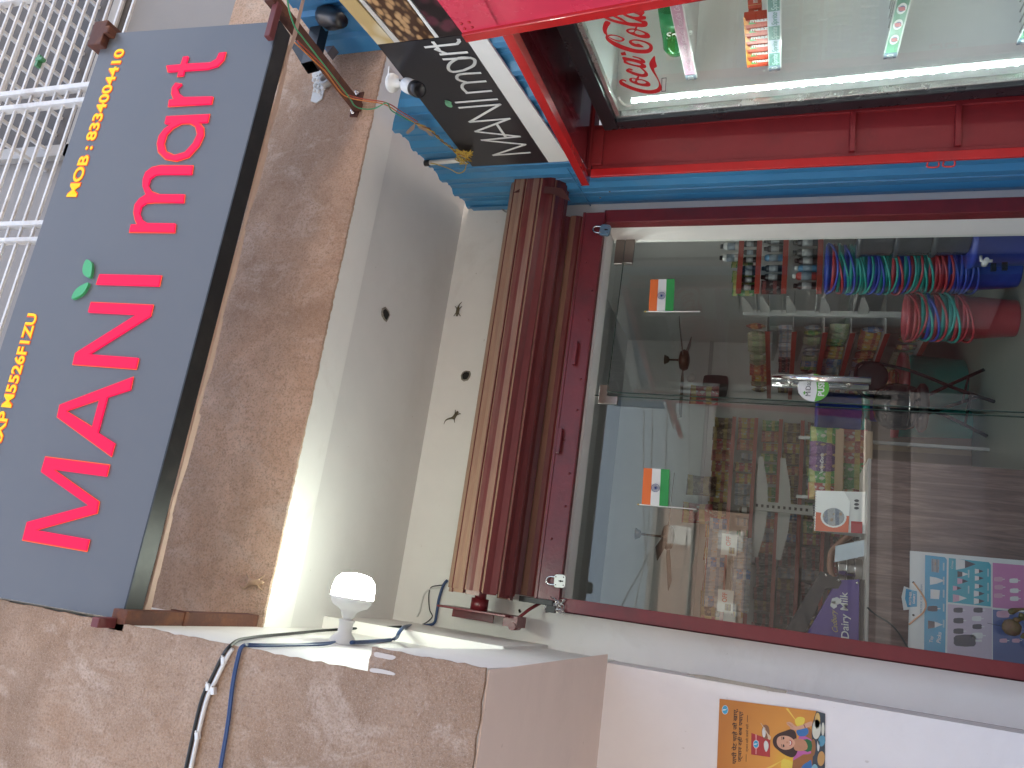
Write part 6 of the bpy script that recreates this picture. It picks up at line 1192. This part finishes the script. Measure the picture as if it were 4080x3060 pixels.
# ---- ceiling fans, wall panel, inside camera, added fill lamp
CEI = 1.15
def fan(px, Y, label, a0):
    p = px_on(px, Y); f = thing('ceiling_fan', (p.x, Y, CEI), label, 'ceiling fan', 'ceiling fans in the shop'); mt = mat('fan_brown', (.10, .055, .035), .3, .4)
    m = MB(); m.lathe([(.05, 0), (.03, .04), (.01, .05), (.01, CEI - p.z - .06), (.03, CEI - p.z - .04)], (p.x, Y, CEI), -VZ, 14); m.build('down_rod', mt, f)
    m = MB(); m.lathe([(.03, .05), (.09, .035), (.11, .0), (.09, -.04), (.03, -.055), (0, -.056)], p, VZ, 22); m.build('motor', mt, f)
    for k in range(3):
        a = a0 + k * 2.094; d = Vector((math.cos(a), math.sin(a), 0)); s_ = Vector((-d.y, d.x, .12)).normalized(); m = MB(); m.prism([p + d * .1 - s_ * .02, p + d * .2 - s_ * .05, p + d * .56 - s_ * .06, p + d * .58 + s_ * .05, p + d * .2 + s_ * .05, p + d * .1 + s_ * .02], VZ * .006); m.build('blade', mat('fan_blade', (.16, .12, .1), .35), f)
fan((2725, 1435), 7.3, 'brown ceiling fan nearer the blue sheet seen through the door pane', .9); fan((2660, 2140), 6.6, 'brown ceiling fan seen through the fixed pane', .2)
p = px_on((2850, 1540), 8.28); m = MB(); m.prism(smooth_loop([Vector((p.x + u * .12, 8.285, p.z + v * .13)) for u, v in ((-1, -.7), (-.7, -1), (.7, -1), (1, -.7), (1, .7), (.7, 1), (-.7, 1), (-1, .7))], 3), VY * -.03)
wp = tag(m.build('wall_panel', mat('dark_wall_panel', (.05, .035, .03), .35, var=.4, scale=20)), 'dark rounded square panel on the back wall above the racks', 'wall panel')
p = px_on((2757, 1500), 8.2); m = MB(); m.lathe([(0, -.02), (.03, -.02), (.032, .06), (.02, .065), (0, .066)], p, Vector((-.5, -.8, -.1)), 14); m.lathe([(.035, 0), (.035, .01), (.012, .015), (.012, .07)], Vector((p.x, 8.299, p.z + .03)), -VY, 12); tag(m.build('inside_camera', M_WHP), 'small white security camera on the back wall inside the shop', 'security camera')
m = MB(); m.box((.5, 4.14, CEI - .04), (1.7, 4.18, CEI - .012)); tag(m.build('inside_fill_lamp', emit('fill_lit', (.95, 1.0, .97), 7)), 'unseen fill lamp added to brighten the shop inside', 'fill lamp')  # added lamp, kept out of view, brightens the inside of the shop
# beam lines on the inside walls
m = MB(); m.box((-.8, 8.28, .78), (3.0, 8.299, .82)); m.build('inside_conduit', mat('grey_trim', (.4, .4, .4), .5), rc)
# ================================================================ across the street (seen in the glass)
opp = thing('opposite_building', (.5, -9.5, GZ), 'beige building across the street with a round opening', 'building')
m = MB(); m.box((-9, -10.5, GZ), (2.3, -9, 2.5)); m.build('wall', mat('beige_paint', (.17, .125, .10), .9, var=.1, dirt=(.2, .16, .13)), opp)
m = MB(); m.box((-9, -8.99, GZ), (2.3, -8.9, .62)); m.build('shade_band', mat('lower_shade_dark', (.05, .045, .045), .7, var=.3), opp)  # dark box added to stand for shade on the lower storey
m = MB(); m.lathe([(.34, 0), (.34, .02)], (1.0, -8.999, 1.35), VY, 28); m.build('round_opening', mat('brown_opening', (.16, .11, .09), .8), opp)
for x, z, w_, h_ in ((-.3, 1.9, .5, .5), (.2, .95, .5, .4), (1.7, 2.0, .4, .5), (1.7, .95, .4, .5), (-1.6, 1.3, .8, .8)): m = MB(); m.box((x - w_ / 2, -8.998, z - h_ / 2), (x + w_ / 2, -8.98, z + h_ / 2)); m.build('window', mat('grey_shutter', (.3, .31, .3), .6), opp)
m = MB(); m.box((-9, -9.3, 2.5), (2.4, -8.9, 2.6)); m.box((-9, -9.0, 1.72), (2.3, -8.96, 1.76)); m.build('parapet', mat('grey_cement', (.10, .098, .095), .9), opp)
low = thing('opposite_shed', (5, -10, GZ), 'low grey shed row across the street', 'shed'); m = MB(); m.box((2.4, -11, GZ), (9, -9.4, 1.5)); m.build('wall', mat('dark_shed_front', (.04, .038, .036), .8), low); m = MB(); m.prism([(2.3, -9.2, 1.45), (9, -9.2, 1.45), (9, -11, 1.8), (2.3, -11, 1.8)], VZ * .05); m.build('roof', mat('dark_roof', (.04, .038, .038), .8), low)
aw = thing('opposite_canopy', (1, -4, GZ), 'dark tin canopy on posts across the street', 'canopy'); m = MB(); m.prism([(-2.5, -5, 3.0), (5, -5, 3.02), (5, -3.7, 3.1), (-2.5, -3.7, 3.08)], VZ * .05); m.build('roof', mat('dark_tin', (.10, .10, .10), .6), aw)
for x in (-2.3, 4.8): m = MB(); m.tube([(x, -4.9, GZ), (x, -4.9, 3.0)], .04, 8); m.build('post', M_BLKM, aw)
for k, (z0, z1, y) in enumerate(((2.9, 2.2, -6), (2.6, 2.5, -6.5), (2.2, 2.7, -7), (2.0, 1.9, -7.5))):
    m = MB(); m.tube(smooth_path([(-8, y, z0 + .4), (-1, y, z0 - .1), (2, y, z1 - .2), (8, y, z1 + .3)], 8), .012, 6); tag(m.build('street_cable', M_BLK), 'black overhead cable across the street, %s from the shop' % ordinal(k), 'cable', 'overhead cables across the street')
# ================================================================ pieces of parts go under their part
def stem_(o): return o.name.split('.')[0]
def nest(kids, host, pair=False):
    """move parts named in kids under the nearest sibling part named host"""
    for root in [o for o in bpy.data.objects if o.parent is None]:
        ch = list(root.children); hosts = [c for c in ch if stem_(c) == host]
        if not hosts: continue
        def mid(o): return sum((Vector(c) for c in o.bound_box), Vector()) / 8
        hm = [(h, mid(h)) for h in hosts]
        for c in ch:
            if stem_(c) in kids and tuple(c.location) == (0, 0, 0):
                m = mid(c); c.parent = min(hm, key=lambda q: (q[1] - m).length)[0]
nest(('letter_halo',), 'letter'); nest(('slat_end',), 'coil'); nest(('pull_handle', 'rivet', 'lock_box'), 'bottom_bar'); nest(('bar_standoff',), 'pull_bar')
nest(('price_digits',), 'price_card'); nest(('strip_lettering', 'strip_badge'), 'price_strip'); nest(('shelf_wire', 'shelf_clip'), 'shelf'); nest(('rail_slot',), 'back_rail'); nest(('led',), 'led_channel'); nest(('led_tape',), 'led_channel')
nest(('eye', 'eyebrow', 'nose', 'lips', 'teeth'), 'face'); nest(('finger_line', 'bangle'), 'arm'); nest(('packet_trim',), 'packet'); nest(('logo_swash', 'logo_lettering'), 'logo_disc'); nest(('food',), 'table')
nest(('blade',), 'motor'); nest(('visor_rim',), 'visor'); nest(('bracket', 'slot'), 'upright'); nest(('shelf_board',), 'shelf_edge'); nest(('cone_picture', 'lolly_picture', 'bar_picture', 'cup_picture', 'small_print'), 'panel')
nest(('page_orange', 'page_oval', 'page_photo'), 'page'); nest(('top_band', 'price_flash', 'carton_end', 'lettering'), 'carton'); nest(('spiral_ring', 'base_print', 'base_dot'), 'stand'); nest(('wheel',), 'stripe'); nest(('finial',), 'pole')
